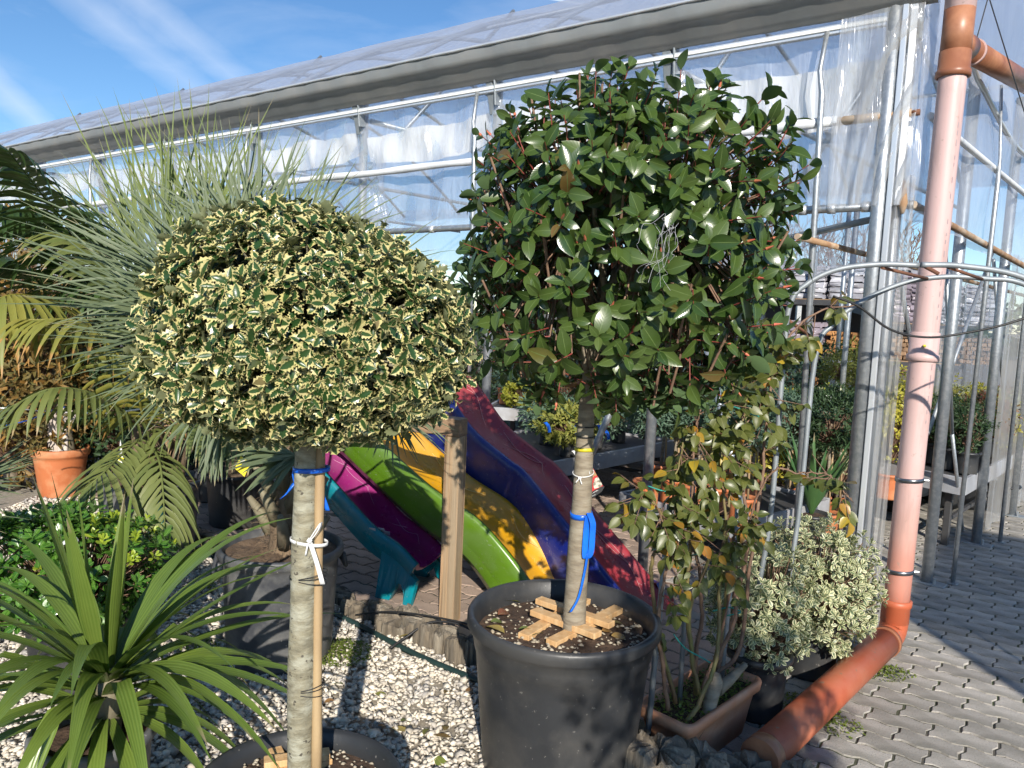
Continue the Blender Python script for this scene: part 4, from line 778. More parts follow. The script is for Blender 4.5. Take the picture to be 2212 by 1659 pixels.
def lettering(txt, p, size, xdir, parent, mat, up=(0, 0, 1)):
    cu = bpy.data.curves.new('lettering', 'FONT'); cu.body = txt; cu.size = size; cu.extrude = .0001; cu.materials.append(mat); o = bpy.data.objects.new('lettering', cu); COL.objects.link(o)
    x = nrm(xdir); y = nrm(np.array(up)-x*(np.array(up)@x)); z = np.cross(x, y); m = Matrix(((x[0], y[0], z[0], p[0]), (x[1], y[1], z[1], p[1]), (x[2], y[2], z[2], p[2]), (0, 0, 0, 1)))
    if parent: o.parent = parent; m = Matrix.Translation(Vector(-WL[parent.name])) @ m
    o.matrix_basis = m; bpy.context.view_layer.update(); me = bpy.data.meshes.new_from_object(o.evaluated_get(bpy.context.evaluated_depsgraph_get())); q = bpy.data.objects.new('lettering', me); COL.objects.link(q); q.parent = o.parent; q.matrix_basis = o.matrix_basis.copy(); bpy.data.objects.remove(o); q.name = 'lettering'; return q
a, b = atY(1266, 1074, 2.5955), atY(1303, 1054, 2.5955); lettering('PHOTINIA x FRASERI', a, .0052, b-a, lb, M['white']); a, b = atY(1276, 1074, 2.5955), atY(1300, 1062, 2.5955); lettering("'Red Robin'", a, .0042, b-a, lb, M['white'])
obj('hanging_string', tube([atY(1271, 996, 2.60), atY(1266, 1000, 2.565), np.array([cc[0]+.02, cc[1]-.03, zs])], .0012, 4), M['white'], lb)
# two pairs of battens crossed on the soil around the trunk
wb = thing('batten_cross', 'fresh sawn wooden battens crossed in a grid around the photinia trunk foot', 'brace', (TB[0], TB[1], SZ))
def bat(p, q, z, w=.044, h=.021): a = atZ(*p, z); b = atZ(*q, z); obj('batten', beam(a, b, w, h, ch=.0015), M['batten'], wb)
bat((1130, 1376), (1296, 1278), SZ+.011); bat((1190, 1390), (1362, 1302), SZ+.013); bat((1153, 1320), (1292, 1372), SZ+.034); bat((1163, 1296), (1322, 1350), SZ+.033, .04)
V1, F1 = sticks(np.array([atZ(1350, 1308, SZ+.02)]*7)+rng.normal(size=(7, 3))*.008, np.array([atZ(1358, 1296, SZ+.05)]*7)+rng.normal(size=(7, 3))*.016, .0016, .0006, 4); obj('splinters', (V1, F1), M['batten'], wb)
# holly
HC = np.array([-.485, 1.80, GZ-.005]); HH = .40
pot('plant_pot', 'black plastic pot holding the cream-edged holly standard', HC, .21, .262, HH, M['potblack'], fill=.05, rim=.035, n=64)
grains('pumice_grit', 'cream pumice grains on the soil of the holly pot', HC, .225, HC[2]+HH-.044, 420, .006, .015, 'perlite')
HB = atY(648, 1668, 1.80); HB[2] = HC[2]+HH-.07; ho = thing('holly_standard', 'clipped holly ball with spiny cream-edged leaves on a mottled trunk', 'tree', HB)
htop = atY(664, 930, 1.80); hp_ = cr([HB, atY(650, 1500, 1.80), atY(655, 1300, 1.80), atY(658, 1100, 1.80), htop, atY(668, 760, 1.82)], 24); obj('trunk', tube(hp_, np.linspace(.0315, .026, 24)*(1+wob(24, .06, 8)), 16), M['barkg'], ho, True)
sk = thing('stake', 'slim wooden stake tied along the holly trunk', 'stake', (HB[0]+.035, HB[1]+.01, HB[2])); sp_ = cr([atY(684, 1660, 1.80), atY(686, 1300, 1.80), atY(692, 945, 1.80)], 12); sp_[0][2] = HB[2]; obj('cane', tube(sp_, .0125*(1+wob(12, .05, 2)), 10), M['cane'], sk, True)
HCc = atY(676, 752, 1.80); HR = np.array([.347, .345, .30])
def hsq(P):
    P = P.copy(); b = P[:, 2] < 0; P[b, 2] *= .66; P[:, 2] += .035*np.clip(P[:, 0]/HR[0], -1, 1)*0-.05*np.clip(P[:, 0]/HR[0], -1, 1)*np.clip(P[:, 2]/HR[2], 0, 1); return P
rng = np.random.default_rng(21)
hs, hn = crown(1650, HCc, HR, 2.15, .89, 1.04, squash=hsq); h2, hn2 = crown(330, HCc, HR, 2.15, .55, .9, squash=hsq)
P0 = np.vstack((hs, h2)); N0 = np.vstack((hn, hn2)); lp, ld, ln, ll, sb, st_ = shoots(P0, N0, 8, .046, .25, (.7, 1.5), .05, .75, .2, .55, .55)
scatter(ho, 'holly', M['holly'], lp, ld, ln, ll)
for k in range(16):
    d = sph(1)[0]; d[2] = d[2]*.5+.1; pth = wander(htop*(1-.4*rng.random())+atY(668, 760, 1.82)*(.4*rng.random())*1.0 if False else htop, HCc+d*HR*.8, 7, .02, 400+k); obj('limb', tube(pth, np.linspace(.010, .004, 7), 6), M['barkg'], ho, True)
V1, F1 = sticks(sb, st_, .0022, .0016, 5); o = obj('shoots', (V1, F1), pm('green_shoot', (.24, .24, .10), (.2, .17, .07), 20, .6), ho); o['kind'] = 'stuff'
V1, F1 = sticks(HCc+(sb-HCc)*.45, sb, .004, .0025, 4); o = obj('twigs', (V1, F1), M['barkg'], ho); o['kind'] = 'stuff'
zb = atY(660, 1012, 1.80)[2]; cb = on(hp_, zb); bt = thing('blue_tape', 'blue marking tape wound around the holly trunk and stake just below the crown', 'tape', cb)
def wrap(c, rx, ry, h, t, tilt=(0, 0), n=28):
    V, F = ring(np.array([0, 0, 0]), 1, h, t/rx, n, (0, 0)); V[:, 2] += tilt[0]*V[:, 0]*rx; V[:, 0] *= rx; V[:, 1] *= ry; return V+c, F
obj('band', wrap(np.array([cb[0]+.013, cb[1], zb]), .043, .0295, .011, .0015, (.05, 0)), M['bluetape'], bt, True)
obj('tail', ribbon(cr([atY(637, 1040, 1.795), atY(628, 1055, 1.785), atY(618, 1068, 1.785), atY(611, 1073, 1.78)], 10), .018, (.7, .2, .6)), M['bluetape'], bt, True)
obj('tail', ribbon(cr([atY(690, 1045, 1.81), atY(697, 1070, 1.81), atY(704, 1090, 1.81), atY(708, 1103, 1.81)], 10), .010, (1, .2, 0)), M['bluetape'], bt, True)
obj('link', ribbon(cr([np.array([cb[0]-.026, cb[1]-.01, zb]), atY(633, 1025, 1.79), atY(636, 1042, 1.794)], 8), .006, (.4, 1, 0)), M['bluetape'], bt, True)
zw = atY(655, 1168, 1.80)[2]; cw = on(hp_, zw); wt = thing('white_ribbon', 'white ribbon tied in a bow around the holly trunk and stake', 'ribbon', cw)
obj('band', wrap(np.array([cw[0]+.012, cw[1], zw]), .044, .0305, .008, .0015, (-.1, 0)), M['white'], wt, True)
k0 = atY(668, 1168, 1.765)
obj('bow_loop', ribbon(cr([k0, atY(678, 1152, 1.764), atY(690, 1134, 1.764), atY(693, 1130, 1.766), atY(690, 1142, 1.768), atY(678, 1160, 1.769), k0], 20), .009, (.5, .8, .3)), M['white'], wt, True)
obj('tail', ribbon(cr([k0, atY(676, 1190, 1.766), atY(687, 1225, 1.768), atY(697, 1262, 1.768)], 12), .011, (1, .2, 0)), M['white'], wt, True)
obj('tail', ribbon(cr([k0, atY(664, 1180, 1.764), atY(660, 1200, 1.766)], 8), .004, (1, .2, 0)), M['white'], wt, True); obj('knot', tube([k0+np.array([-.004, 0, .003]), k0+np.array([.005, 0, -.003])], .006, 8), M['white'], wt, True)
for yy, nm in ((1240, 'thin black wire wound around the holly trunk and stake below the white ribbon'), (1480, 'thin black wire wound around the holly trunk and stake low down near its pot')):
    zz = atY(655, yy, 1.8)[2]; cc = on(hp_, zz); tag(obj('black_wire_tie', join([wrap(np.array([cc[0]+.012, cc[1], zz+dz]), .0445, .0315, .0022, .001, (tl, 0)) for dz, tl in ((0, .25), (-.012, -.15), (-.004, .1))]), M['cable'], smooth=True), nm, 'wire')
hz = HC[2]+HH-.05
hb = thing('batten_cross', 'short sawn battens crossed around the holly trunk foot', 'brace', (HB[0], HB[1], hz))
for p, q, z in (((590, 1612), (615, 1668), hz+.012), ((570, 1648), (712, 1628), hz+.030), ((660, 1660), (712, 1640), hz+.012)): obj('batten', beam(atZ(*p, z), atZ(*q, z), .036, .018, ch=.0015), M['batten'], hb)
# fallen leaves
def fallen(px, py, z, L, ang, kind, label, group, tilt=.3):
    p = atZ(px, py, z); d = np.array([math.cos(ang), math.sin(ang), rng.normal()*.12]); n = np.array([rng.normal()*tilt, rng.normal()*tilt, 1.0]); R_ = frames(np.array([p]), np.array([d]), np.array([n]), np.array([L]))[0]; m4 = np.eye(4); m4[:3, :3] = R_; m4[:3, 3] = p+np.array([0, 0, .004])
    o = inst('fallen_leaf', leafmesh('photinia', kind, M['deadleaf']), m4); return tag(o, label, 'leaf', group)
for x, y, a in ((815, 1570, .2), (845, 1575, -.4), (865, 1560, 1.5), (915, 1590, .9), (960, 1580, 2.0), (935, 1590, .1), (940, 1635, -.5), (810, 1500, .5), (905, 1365, .3), (860, 1380, 1.2), (1005, 1495, .2), (740, 1480, 2.2), (700, 1520, 1.0), (880, 1450, 2.5), (960, 1500, .9)):
    fallen(x, y, GZ+.018, rng.uniform(.05, .08), a+rng.normal()*.4, int(rng.integers(0, 6)), 'fallen leaf lying on the white gravel between the holly and photinia pots', 'leaves fallen on the gravel')
for x, y, a in ((1085, 1300, .3), (1110, 1290, 1.2), (1140, 1275, 2.0), (1170, 1280, .2), (1075, 1330, .8), (1090, 1370, 2.6), (1120, 1362, .4), (1300, 1295, 1.0), (1330, 1300, 2.2), (1385, 1330, .1), (1300, 1365, .6), (1260, 1375, 1.8), (1345, 1350, 2.8), (1395, 1352, 1.4), (1190, 1300, 2.9), (1150, 1375, 1.1), (1060, 1345, .5), (1320, 1375, .2), (1205, 1270, .9)):
    fallen(x, y, SZ+.014, rng.uniform(.065, .095), a, int(rng.integers(0, 6)), 'fallen leaf lying on the soil of the photinia pot', 'leaves fallen in the photinia pot')
# ---------------- palms and plants on the left ----------------
rng = np.random.default_rng(31)
def blade(b, d, nm, L, W, droop=.2, n=5, fold=.25, wf=None, kink=None):
    """narrow folded blade; droop bends it down along its length"""
    b, d = np.asarray(b, float), nrm(d); V, UV = [], []; p = b.copy(); cols = (-1, 0, 1); step = L/n
    for i in range(n+1):
        v = i/n; x = np.cross(d, nm); x = nrm(x) if np.linalg.norm(x) > 1e-3 else np.array([1.0, 0, 0]); z = np.cross(x, d); w = W/2*(wf(v) if wf else min(1, .35+v*4)*(1-v**2.5)+.01)
        for u in cols: V.append(p+x*u*w+z*abs(u)*w*fold); UV.append((u, v))
        k = droop*step/L*n*1.0/n*(1+v)
        if kink and abs(v-kink[0]) < .5/n: k += kink[1]
        dn = d.copy(); dn[2] -= k*3.0*(1-abs(d[2])*.35 if d[2] < 0 else 1); d = nrm(dn); p = p+d*step
        nm = nrm(nm-d*(np.dot(nm, d))) if np.linalg.norm(nm-d*np.dot(nm, d)) > 1e-3 else nm
    F = [(i*3+j, i*3+j+1, (i+1)*3+j+1, (i+1)*3+j) for i in range(n) for j in range(2)]; return np.array(V), np.array(F), np.array(UV)
def joinuv(parts):
    Vs, Fs, Us, Rs, n = [], [], [], [], 0
    for V, F, U in parts: Vs.append(V); Fs.append(F+n); Us.append(U); Rs.append(np.full(len(V), rng.random())); n += len(V)
    return np.vstack(Vs), np.vstack(Fs), np.vstack(Us), np.concatenate(Rs)
def tubeuv(path, r, n=6): V, F = tube(path, r, n, False); return V, np.array(F), np.tile((0.3, .3), (len(V), 1))
def fanleaf(parent, mat, base, hub, tip, n=28, spread=2.2, W=.022, droop=.12, flat=None, name='frond', jit=.12, bow=.04):
    """fan leaf: petiole from base to hub, blades spread about the line hub-tip"""
    base, hub, tip = map(lambda a: np.asarray(a, float), (base, hub, tip)); ax = nrm(tip-hub); L = np.linalg.norm(tip-hub)
    nm = np.array(flat if flat is not None else (0, -.6, .8), float); nm = nrm(nm-ax*(nm@ax)); s = np.cross(ax, nm); parts = [tubeuv(cr([base, (base+hub)/2+np.array([0, 0, bow]), hub], 8), np.linspace(.011, .006, 8))]
    for k in range(n):
        a = (k/(n-1)-.5)*spread; d = ax*math.cos(a)+s*math.sin(a)+nm*(.12*math.cos(a*1.3)+rng.normal()*.05); l = L*(.72+.28*math.cos(a*.8))*(1.05-(jit+.18)*rng.random())
        parts.append(blade(hub+d*.01, d+rng.normal(size=3)*.065, nm+rng.normal(size=3)*.15, l, W*(.8+.4*rng.random()), droop*(.3+2.2*rng.random()**2), 5, .5))
    V, F, U, R_ = joinuv(parts); return obj(name, (V, F), mat, parent, True, U, R_)
def feather(parent, mat, path, n=26, L=.35, W=.03, droop=.5, out=1.0, name='frond', fwd=.55, updown=.1):
    """feather leaf: leaflets along both sides of a curved midrib"""
    P = cr(path, n+6); T = np.gradient(P, axis=0); parts = [tubeuv(P, np.linspace(.010, .003, len(P)))]
    for i in range(5, len(P)):
        t = nrm(T[i]); s = np.cross(t, (0, 0, 1.0)); s = nrm(s) if np.linalg.norm(s) > .05 else np.array([1.0, 0, 0]); up = np.cross(s, t); v = (i-5)/(len(P)-5); l = L*(.55+.9*math.sin(math.pi*min(1, .15+v*.8)))*(.85+.3*rng.random())*.75
        for sg in (-1, 1): parts.append(blade(P[i], s*sg*out+t*(fwd+.5*v)+up*(updown+rng.normal()*.08), up+s*sg*.2, l, W*(.8+.4*rng.random()), droop*(.7+.6*rng.random()), 5, .35))
    V, F, U, R_ = joinuv(parts); return obj(name, (V, F), mat, parent, True, U, R_)
A = lambda x, y, Y: atY(x, y, Y)
# -- grey-green fan palm in the worn pot
C1 = np.array([-.99, 3.32, GZ-.005])
pot('plant_pot', 'scuffed grey-black plastic pot holding the shaggy fan palm', C1, .225, .27, .515, M['potgrey'], fill=.03, rim=.04, soil='soildry', n=48, ribs=0, handles=.4)
z1 = C1[2]+.47; fp = thing('fan_palm', 'shaggy fan palm with grey-green fan leaves behind the holly ball', 'palm', (C1[0], C1[1], z1))
cen = np.array([C1[0]+.03, C1[1], z1]); trunk = [cen+np.array([0, 0, -.02]), cen+np.array([.0, 0, .12]), cen+np.array([.01, 0, .3]), cen+np.array([.0, 0, .5])]
obj('trunk', tube(cr(trunk, 12), np.linspace(.10, .055, 12)*(1+wob(12, .1, 4)), 14), M['fibre'], fp, True)
for k in range(20):
    a = k*2.4; h = .02+.02*k; r = .095-.002*k; b = cen+np.array([r*math.cos(a)*.8, r*math.sin(a)*.8, h]); e = b+np.array([math.cos(a)*.10, math.sin(a)*.10, .16]); obj('leaf_base', tube([b, (b+e)/2+np.array([0, 0, .01]), e], [.034, .025, .012], 7), M['boot'], fp, True)
hb_ = []
for k in range(220):
    a = rng.random()*6.28; b = cen+np.array([.09*math.cos(a), .09*math.sin(a), rng.uniform(.02, .4)]); hb_.append((b, b+np.array([math.cos(a), math.sin(a), rng.normal()*.6])*rng.uniform(.03, .08)))
V1, F1 = sticks(np.array([h[0] for h in hb_]), np.array([h[1] for h in hb_]), .0012, .0006, 3); o = obj('fibres', (V1, F1), M['fibre'], fp); o['kind'] = 'stuff'
tc = cen+np.array([0, 0, .45])
for hub, tip, n, sp, dr in (((400, 700, 3.05), (120, 560, 2.85), 30, 1.5, .10), ((420, 640, 3.1), (200, 400, 3.05), 30, 1.7, .08), ((470, 600, 3.2), (420, 330, 3.3), 30, 1.7, .05), ((560, 560, 3.3), (560, 250, 3.4), 28, 1.7, .04), ((400, 760, 3.0), (90, 730, 2.75), 28, 1.2, .10), ((430, 800, 3.0), (180, 850, 2.8), 26, 1.3, .12), ((650, 560, 3.5), (720, 300, 3.6), 26, 1.7, .05), ((480, 700, 2.95), (270, 620, 2.65), 26, 1.6, .1), ((760, 640, 3.5), (960, 480, 3.6), 26, 1.8, .08), ((470, 860, 2.95), (330, 960, 2.75), 22, 1.3, .2), ((520, 520, 3.45), (470, 270, 3.6), 26, 1.4, .04), ((350, 590, 3.25), (150, 330, 3.4), 26, 1.5, .05), ((330, 680, 3.2), (60, 480, 3.1), 26, 1.3, .06)):
    fanleaf(fp, M['fan'], tc, A(*hub), A(*tip), int(n*.8), sp*1.15, .0135, dr)
# folded fan beside the trunk, a limp one and the tips under the holly
fanleaf(fp, M['fan'], tc, A(640, 985, 3.15), A(480, 1010, 2.95), 20, 1.5, .03, .08)
fanleaf(fp, M['fan'], tc, A(470, 900, 3.1), A(455, 1040, 3.05), 18, .5, .03, .35)
fanleaf(fp, M['fan'], tc, A(845, 890, 3.3), A(880, 1010, 3.25), 16, 1.8, .011, .05)
fanleaf(fp, M['fan'], tc, A(800, 850, 3.35), A(990, 960, 3.3), 14, .9, .013, .08)
tg = thing('plant_tag', 'yellow and white price tag beside the fan palm trunk', 'tag', A(520, 1010, 3.1)); obj('card', plate([(507, 1012), (520, 985), (541, 1000), (528, 1030)], 3.1), M['yeltag'], tg); obj('barcode_panel', plate([(518, 997), (525, 990), (534, 999), (526, 1006)], 3.098, .0008), M['white'], tg); obj('tag_cord', tube([A(524, 988, 3.1), A(545, 960, 3.2)], .0012, 4), M['white'], tg)
# -- feather palm in the wide dark pot
C2 = np.array([-2.13, 4.5, GZ-.005])
pot('plant_pot', 'wide dark pot with side handles holding the olive feather palm', C2, .24, .295, .50, M['potgrey'], fill=.03, rim=.04, soil='soildry', n=48, handles=-.9)
p2 = thing('feather_palm', 'feather palm with dry-tipped olive leaflets in a wide dark pot', 'palm', (C2[0], C2[1], C2[2]+.47)); c2 = C2+np.array([.04, -.02, .46])
for k, (dx_, dy_, h) in enumerate(((0, 0, .42), (.09, .03, .36), (-.08, .04, .34), (.03, -.07, .25))):
    b = c2+np.array([dx_, dy_, 0]); obj('stem', tube(cr([b-np.array([0, 0, .02]), b+np.array([dx_*.4, dy_*.3, h*.5]), b+np.array([dx_*.8, dy_*.6, h])], 10), np.linspace(.06, .032, 10), 12), M['fibre'], p2, True)
c2t = c2+np.array([0, 0, .34])
for pts, n, L, dr, mt in (((None, (310, 900, 4.3), (280, 800, 4.1), (180, 700, 3.9), (60, 690, 3.8)), 24, .36, .5, 'featheryel'), ((None, (300, 950, 4.2), (260, 985, 4.0), (225, 1020, 3.8), (180, 1060, 3.7)), 16, .38, .55, 'feather'), ((None, (330, 960, 4.2), (345, 1000, 4.0), (352, 1060, 3.9), (356, 1130, 3.8)), 12, .32, .5, 'feather'), ((None, (340, 860, 4.4), (380, 760, 4.4), (440, 700, 4.4), (520, 690, 4.4)), 22, .36, .35, 'feather'), ((None, (300, 820, 4.5), (270, 650, 4.5), (210, 540, 4.5), (120, 500, 4.5)), 26, .42, .35, 'feather'), ((None, (330, 800, 4.6), (350, 640, 4.7), (400, 520, 4.8), (470, 460, 4.8)), 26, .42, .3, 'feather'), ((None, (280, 900, 4.3), (200, 850, 4.1), (110, 840, 3.9), (20, 880, 3.8)), 22, .34, .5, 'feather'), ((None, (360, 930, 4.3), (420, 905, 4.2), (480, 910, 4.1), (540, 960, 4.0)), 20, .32, .5, 'feather')):
    q = [c2t]+[A(*p) for p in pts[1:]]; feather(p2, M[mt], q, n, L, .032, dr)
for x, y in ((250, 1015), (345, 1120)):
    pass
tg = thing('plant_tag', 'turquoise paper tag hanging at the rim of the wide dark pot', 'tag', A(344, 1100, 4.05)); obj('card', plate([(339, 1091), (351, 1092), (354, 1134), (343, 1138)], 4.05), M['tealtag'], tg); obj('tag_cord', tube([A(344, 1092, 4.05), A(338, 1070, 4.12), A(335, 1060, 4.2)], .002, 4), M['cord'], tg)
tg = thing('plant_tag', 'small white and yellow tag stuck in the wide dark pot', 'tag', A(260, 990, 4.3)); obj('card', plate([(254, 1000), (260, 950), (266, 985), (262, 1010)], 4.3), M['white'], tg); obj('yellow_end', plate([(254, 984), (268, 990), (264, 996), (256, 995)], 4.298, .0008), M['yeltag'], tg)
# -- tall yellow-green fan palm behind
C3 = np.array([-1.95, 5.45, 0]); pot('plant_pot', 'black pot under the tall upright fan palm', C3, .19, .23, .38, M['potblack'], fill=.04); p3 = thing('fan_palm', 'upright fan palm with spiky yellow-green leaves standing in front of the film wall', 'palm', (C3[0], C3[1], .35)); t3 = C3+np.array([0, 0, 1.05])
obj('trunk', tube(cr([C3+np.array([0, 0, .33]), C3+np.array([.02, 0, .6]), t3], 10), np.linspace(.10, .07, 10), 12), M['fibre'], p3, True)
for hub, tip, n, sp in (((440, 520, 5.3), (440, 235, 5.3), 26, 1.0), ((360, 540, 5.2), (290, 270, 5.2), 26, 1.0), ((500, 540, 5.5), (540, 320, 5.6), 26, 1.1), ((300, 560, 5.3), (190, 300, 5.3), 24, 1.1), ((410, 570, 5.0), (380, 380, 4.8), 26, 1.4), ((560, 570, 5.4), (640, 350, 5.4), 26, 1.3), ((620, 600, 5.5), (760, 430, 5.5), 24, 1.4), ((250, 590, 5.2), (120, 400, 5.1), 24, 1.3), ((460, 640, 4.9), (470, 470, 4.6), 24, 1.8), ((330, 650, 5.0), (230, 500, 4.8), 24, 1.6), ((540, 600, 5.2), (500, 400, 5.0), 24, 1.2), ((680, 620, 5.6), (830, 540, 5.7), 24, 1.5)):
    fanleaf(p3, M['fanup'], t3, A(*hub), A(tip[0]+(tip[0]-hub[0])*.25, tip[1]-70, tip[2]), n, sp, .017, .015, jit=.55)
# -- palm in the terracotta pot, trunk wrapped in cloth
C4 = atZ(112, 1078, GZ); C4[1] += .12; C4[2] = GZ-.005
pot('plant_pot', 'terracotta coloured pot behind the fronds of the feather palm', C4, .145, .205, .385, M['terra'], fill=.05, rim=.055, soil='soildry', n=48)
p4 = thing('feather_palm', 'tall dark feather palm with a slim trunk rising from the terracotta pot', 'palm', (C4[0], C4[1], C4[2]+.33)); b4 = C4+np.array([.06, 0, .32]); Y4 = C4[1]
obj('trunk', tube(cr([b4, A(136, 900, Y4), A(126, 800, Y4), A(122, 700, Y4)], 14), np.linspace(.055, .038, 14)*(1+wob(14, .08, 6)), 12), M['boot'], p4, True)
t4 = A(122, 705, Y4)
for pts, n, L, dr in (((t4, (170, 600, 5.0), (150, 500, 4.6), (90, 420, 4.2), (20, 330, 3.9)), 30, .46, .35), ((t4, (140, 560, 5.1), (60, 470, 4.8), (-40, 430, 4.5)), 26, .46, .35), ((t4, (150, 580, 5.2), (130, 480, 5.0), (60, 380, 4.9), (-20, 300, 4.8)), 28, .46, .3), ((t4, (90, 620, 5.2), (20, 560, 5.0), (-80, 560, 4.8)), 24, .42, .4), ((t4, (150, 640, 5.2), (200, 610, 5.0), (250, 640, 4.9)), 24, .34, .5)):
    feather(p4, M['featherdark'], [pts[0]]+[A(*p) for p in pts[1:]], n, L, .042, dr)
for pts, n, L, dr in (((t4, (120, 660, 4.6), (70, 640, 4.2), (10, 640, 4.0), (-60, 680, 3.9)), 20, .5, .75),): feather(p4, M['featheryel'], [pts[0]]+[A(*p) for p in pts[1:]], n, L, .04, dr, fwd=.3)
cl = []
for k in range(2):
    c = A(126+k*10, 930+k*20, Y4-.05)
def clothf(u, v): a = u*5.2+2.3; r = .062+.02*math.sin(a*3+v*5)+.012*math.sin(a*7); c = A(128+8*v, 885+110*v, Y4); return c+np.array([r*math.cos(a)*(1.0+.3*(v < .3)), r*math.sin(a), -.02*math.sin(a*2)])
tag(obj('cloth_wrap', sheet(clothf, 36, 14), M['cloth'], smooth=True), 'crumpled pale cloth wrapped around the slim palm trunk above the terracotta pot', 'cloth')
sg = [A(-20, 880, 4.9), A(60, 885, 5.0), A(128, 890, C4[1]-.06), A(230, 892, 5.0), A(330, 880, 4.9)]; tag(obj('guy_string', tube(cr(sg, 20), .005, 5), M['white'], smooth=True), 'pale guy string passing the cloth-wrapped palm trunk', 'string')
sg = [A(-20, 925, 4.8), A(60, 908, 5.0), A(124, 882, C4[1]-.07), A(150, 880, 5.1)]; tag(obj('guy_string', tube(cr(sg, 20), .004, 5), M['bluetape'], smooth=True), 'blue guy string tied to the cloth-wrapped palm trunk', 'string')
# -- fan leaves reaching in from a plant beyond the frame
C5 = np.array([-2.35, 2.75, GZ-.005]); pot('plant_pot', 'black pot with the low blue-green fan palm at the edge of the gravel', C5, .15, .18, .30, M['potblack'], fill=.04); p5 = thing('fan_palm', 'low blue-green fan palm reaching over the glossy green shrub', 'palm', (C5[0], C5[1], .28)); t5 = C5+np.array([0, 0, .30])
for hub, tip, n, sp in (((-70, 1050, 2.75), (75, 1030, 2.7), 34, 2.0), ((-120, 1000, 2.7), (30, 900, 2.65), 26, 1.6), ((-160, 1120, 2.6), (-60, 1220, 2.4), 24, 2.0)): fanleaf(p5, M['fan'], t5, A(*hub), A(*tip), n, sp, .012, .04)
# -- glossy green shrub
C6 = np.array([-1.72, 3.02, GZ-.005]); pot('plant_pot', 'black pot hidden under the glossy green mound', C6, .17, .21, .30, M['potblack'], fill=.04)
sh = thing('glossy_shrub', 'low mound of glossy green whorled leaves in front of the wide dark pot', 'shrub', (C6[0], C6[1], .3)); c6 = A(150, 1225, 3.0)
rng = np.random.default_rng(41); s, n_ = crown(480, c6, (.37, .30, .22), 2.4, .7, 1.04); k = n_[:, 2] > -.95; s, n_ = s[k], n_[k]; lp, ld, ln, ll, sb, st_ = shoots(s, n_, 10, .062, .7, (.75, 1.5), .03, .3, .0, .3, .3); scatter(sh, 'obo', M['pitto'], lp, ld, ln, ll, 300, Wd=np.full(len(lp), 1.25))
s, n_ = crown(60, c6+np.array([.16, -.03, .03]), (.22, .2, .17), 2.4, .98, 1.08); k = (n_[:, 2] > .1); s, n_ = s[k], n_[k]; lp, ld, ln, ll, _, _ = shoots(s, n_, 9, .040, .7, (.5, 1.3), .03, .3, .0, .3, .3); scatter(sh, 'obo', M['pittonew'], lp, ld, ln, ll, 0, rest='young_leaves', Wd=np.full(len(lp), 1.2))
V1, F1 = sticks(np.tile(C6+np.array([0, 0, .28]), (len(sb), 1))+rng.normal(size=(len(sb), 3))*.02, sb, .005, .002, 5); o = obj('stems', (V1, F1), M['twig'], sh); o['kind'] = 'stuff'
tag(obj('plant_tag', ribbon(cr([A(130, 1180, 2.72), A(145, 1168, 2.70), A(160, 1165, 2.70), A(168, 1172, 2.72)], 10), .02, (.2, .3, 1)), M['white']), 'curled white plastic tag on the glossy green shrub', 'tag')
# -- strap-leaved plant in front
C7 = A(205, 1640, 2.08); C7[2] = GZ-.005
pot('plant_pot', 'grey plastic pot holding the strap-leaved plant', C7, .13, .17, .36, pm('pale_grey_pot', (.10, .105, .11), (.15, .155, .16), 5, .5, speck=((.3, .3, .3), 40, .72)), fill=.04, rim=.03)
sp7 = thing('strap_plant', 'big rosette of arching green strap leaves in front of the glossy shrub', 'plant', (C7[0], C7[1], .36)); c7 = C7+np.array([.03, 0, .34])
obj('stem', tube([c7-np.array([0, 0, .02]), c7+np.array([.01, 0, .10]), c7+np.array([.02, 0, .2])], [.04, .038, .025], 12), M['boot'], sp7, True)
wst = lambda v: (.62+.5*min(1, v*3))*(1-max(0, (v-.35)/.65)**1.6)*.95+.02
rng = np.random.default_rng(52)
def strap(az, el, L, W, droop, kink=None, h=.12, n=14):
    d = np.array([math.cos(az)*math.cos(el), math.sin(az)*math.cos(el), math.sin(el)]); b = c7+np.array([math.cos(az)*.025, math.sin(az)*.025, h]); nm = np.array([-math.cos(az)*math.sin(el), -math.sin(az)*math.sin(el), math.cos(el)])+rng.normal(size=3)*.12
    V, F, U = blade(b, d, nm, L, W, droop, n, .22, wst, kink); obj('strap_leaf', (V, F), M['strap'], sp7, True, U, np.full(len(V), rng.random()))
for k in range(10): strap(rng.random()*6.28, rng.uniform(1.2, 1.5), rng.uniform(.42, .62), rng.uniform(.034, .044), rng.uniform(.0, .05), h=.2)
for k in range(26): strap(k*2.4+rng.normal()*.2, rng.uniform(.65, 1.15), rng.uniform(.55, .72), rng.uniform(.038, .050), rng.uniform(.18, .34), h=.17)
for k in range(26): strap(k*2.4+.8, rng.uniform(.35, .8), rng.uniform(.5, .66), rng.uniform(.036, .048), rng.uniform(.25, .42), kink=(rng.uniform(.3, .5), rng.uniform(.1, .5)) if k % 3 == 0 else None, h=.12)
for k in range(18): strap(k*2.4+.3, rng.uniform(.0, .5), rng.uniform(.4, .55), rng.uniform(.032, .044), rng.uniform(.3, .5), h=.06)
for a, e, L, dr in ((.15, .75, .68, .10), (.3, .5, .66, .14), (.05, .35, .60, .16), (-.25, .45, .66, .2), (-.5, .6, .68, .26), (-.75, .7, .66, .3), (-1.2, .75, .62, .34), (-1.6, .8, .6, .38), (-2.0, .8, .6, .36), (-.1, .95, .66, .16)): strap(a, e, L, .046, dr, h=.16)
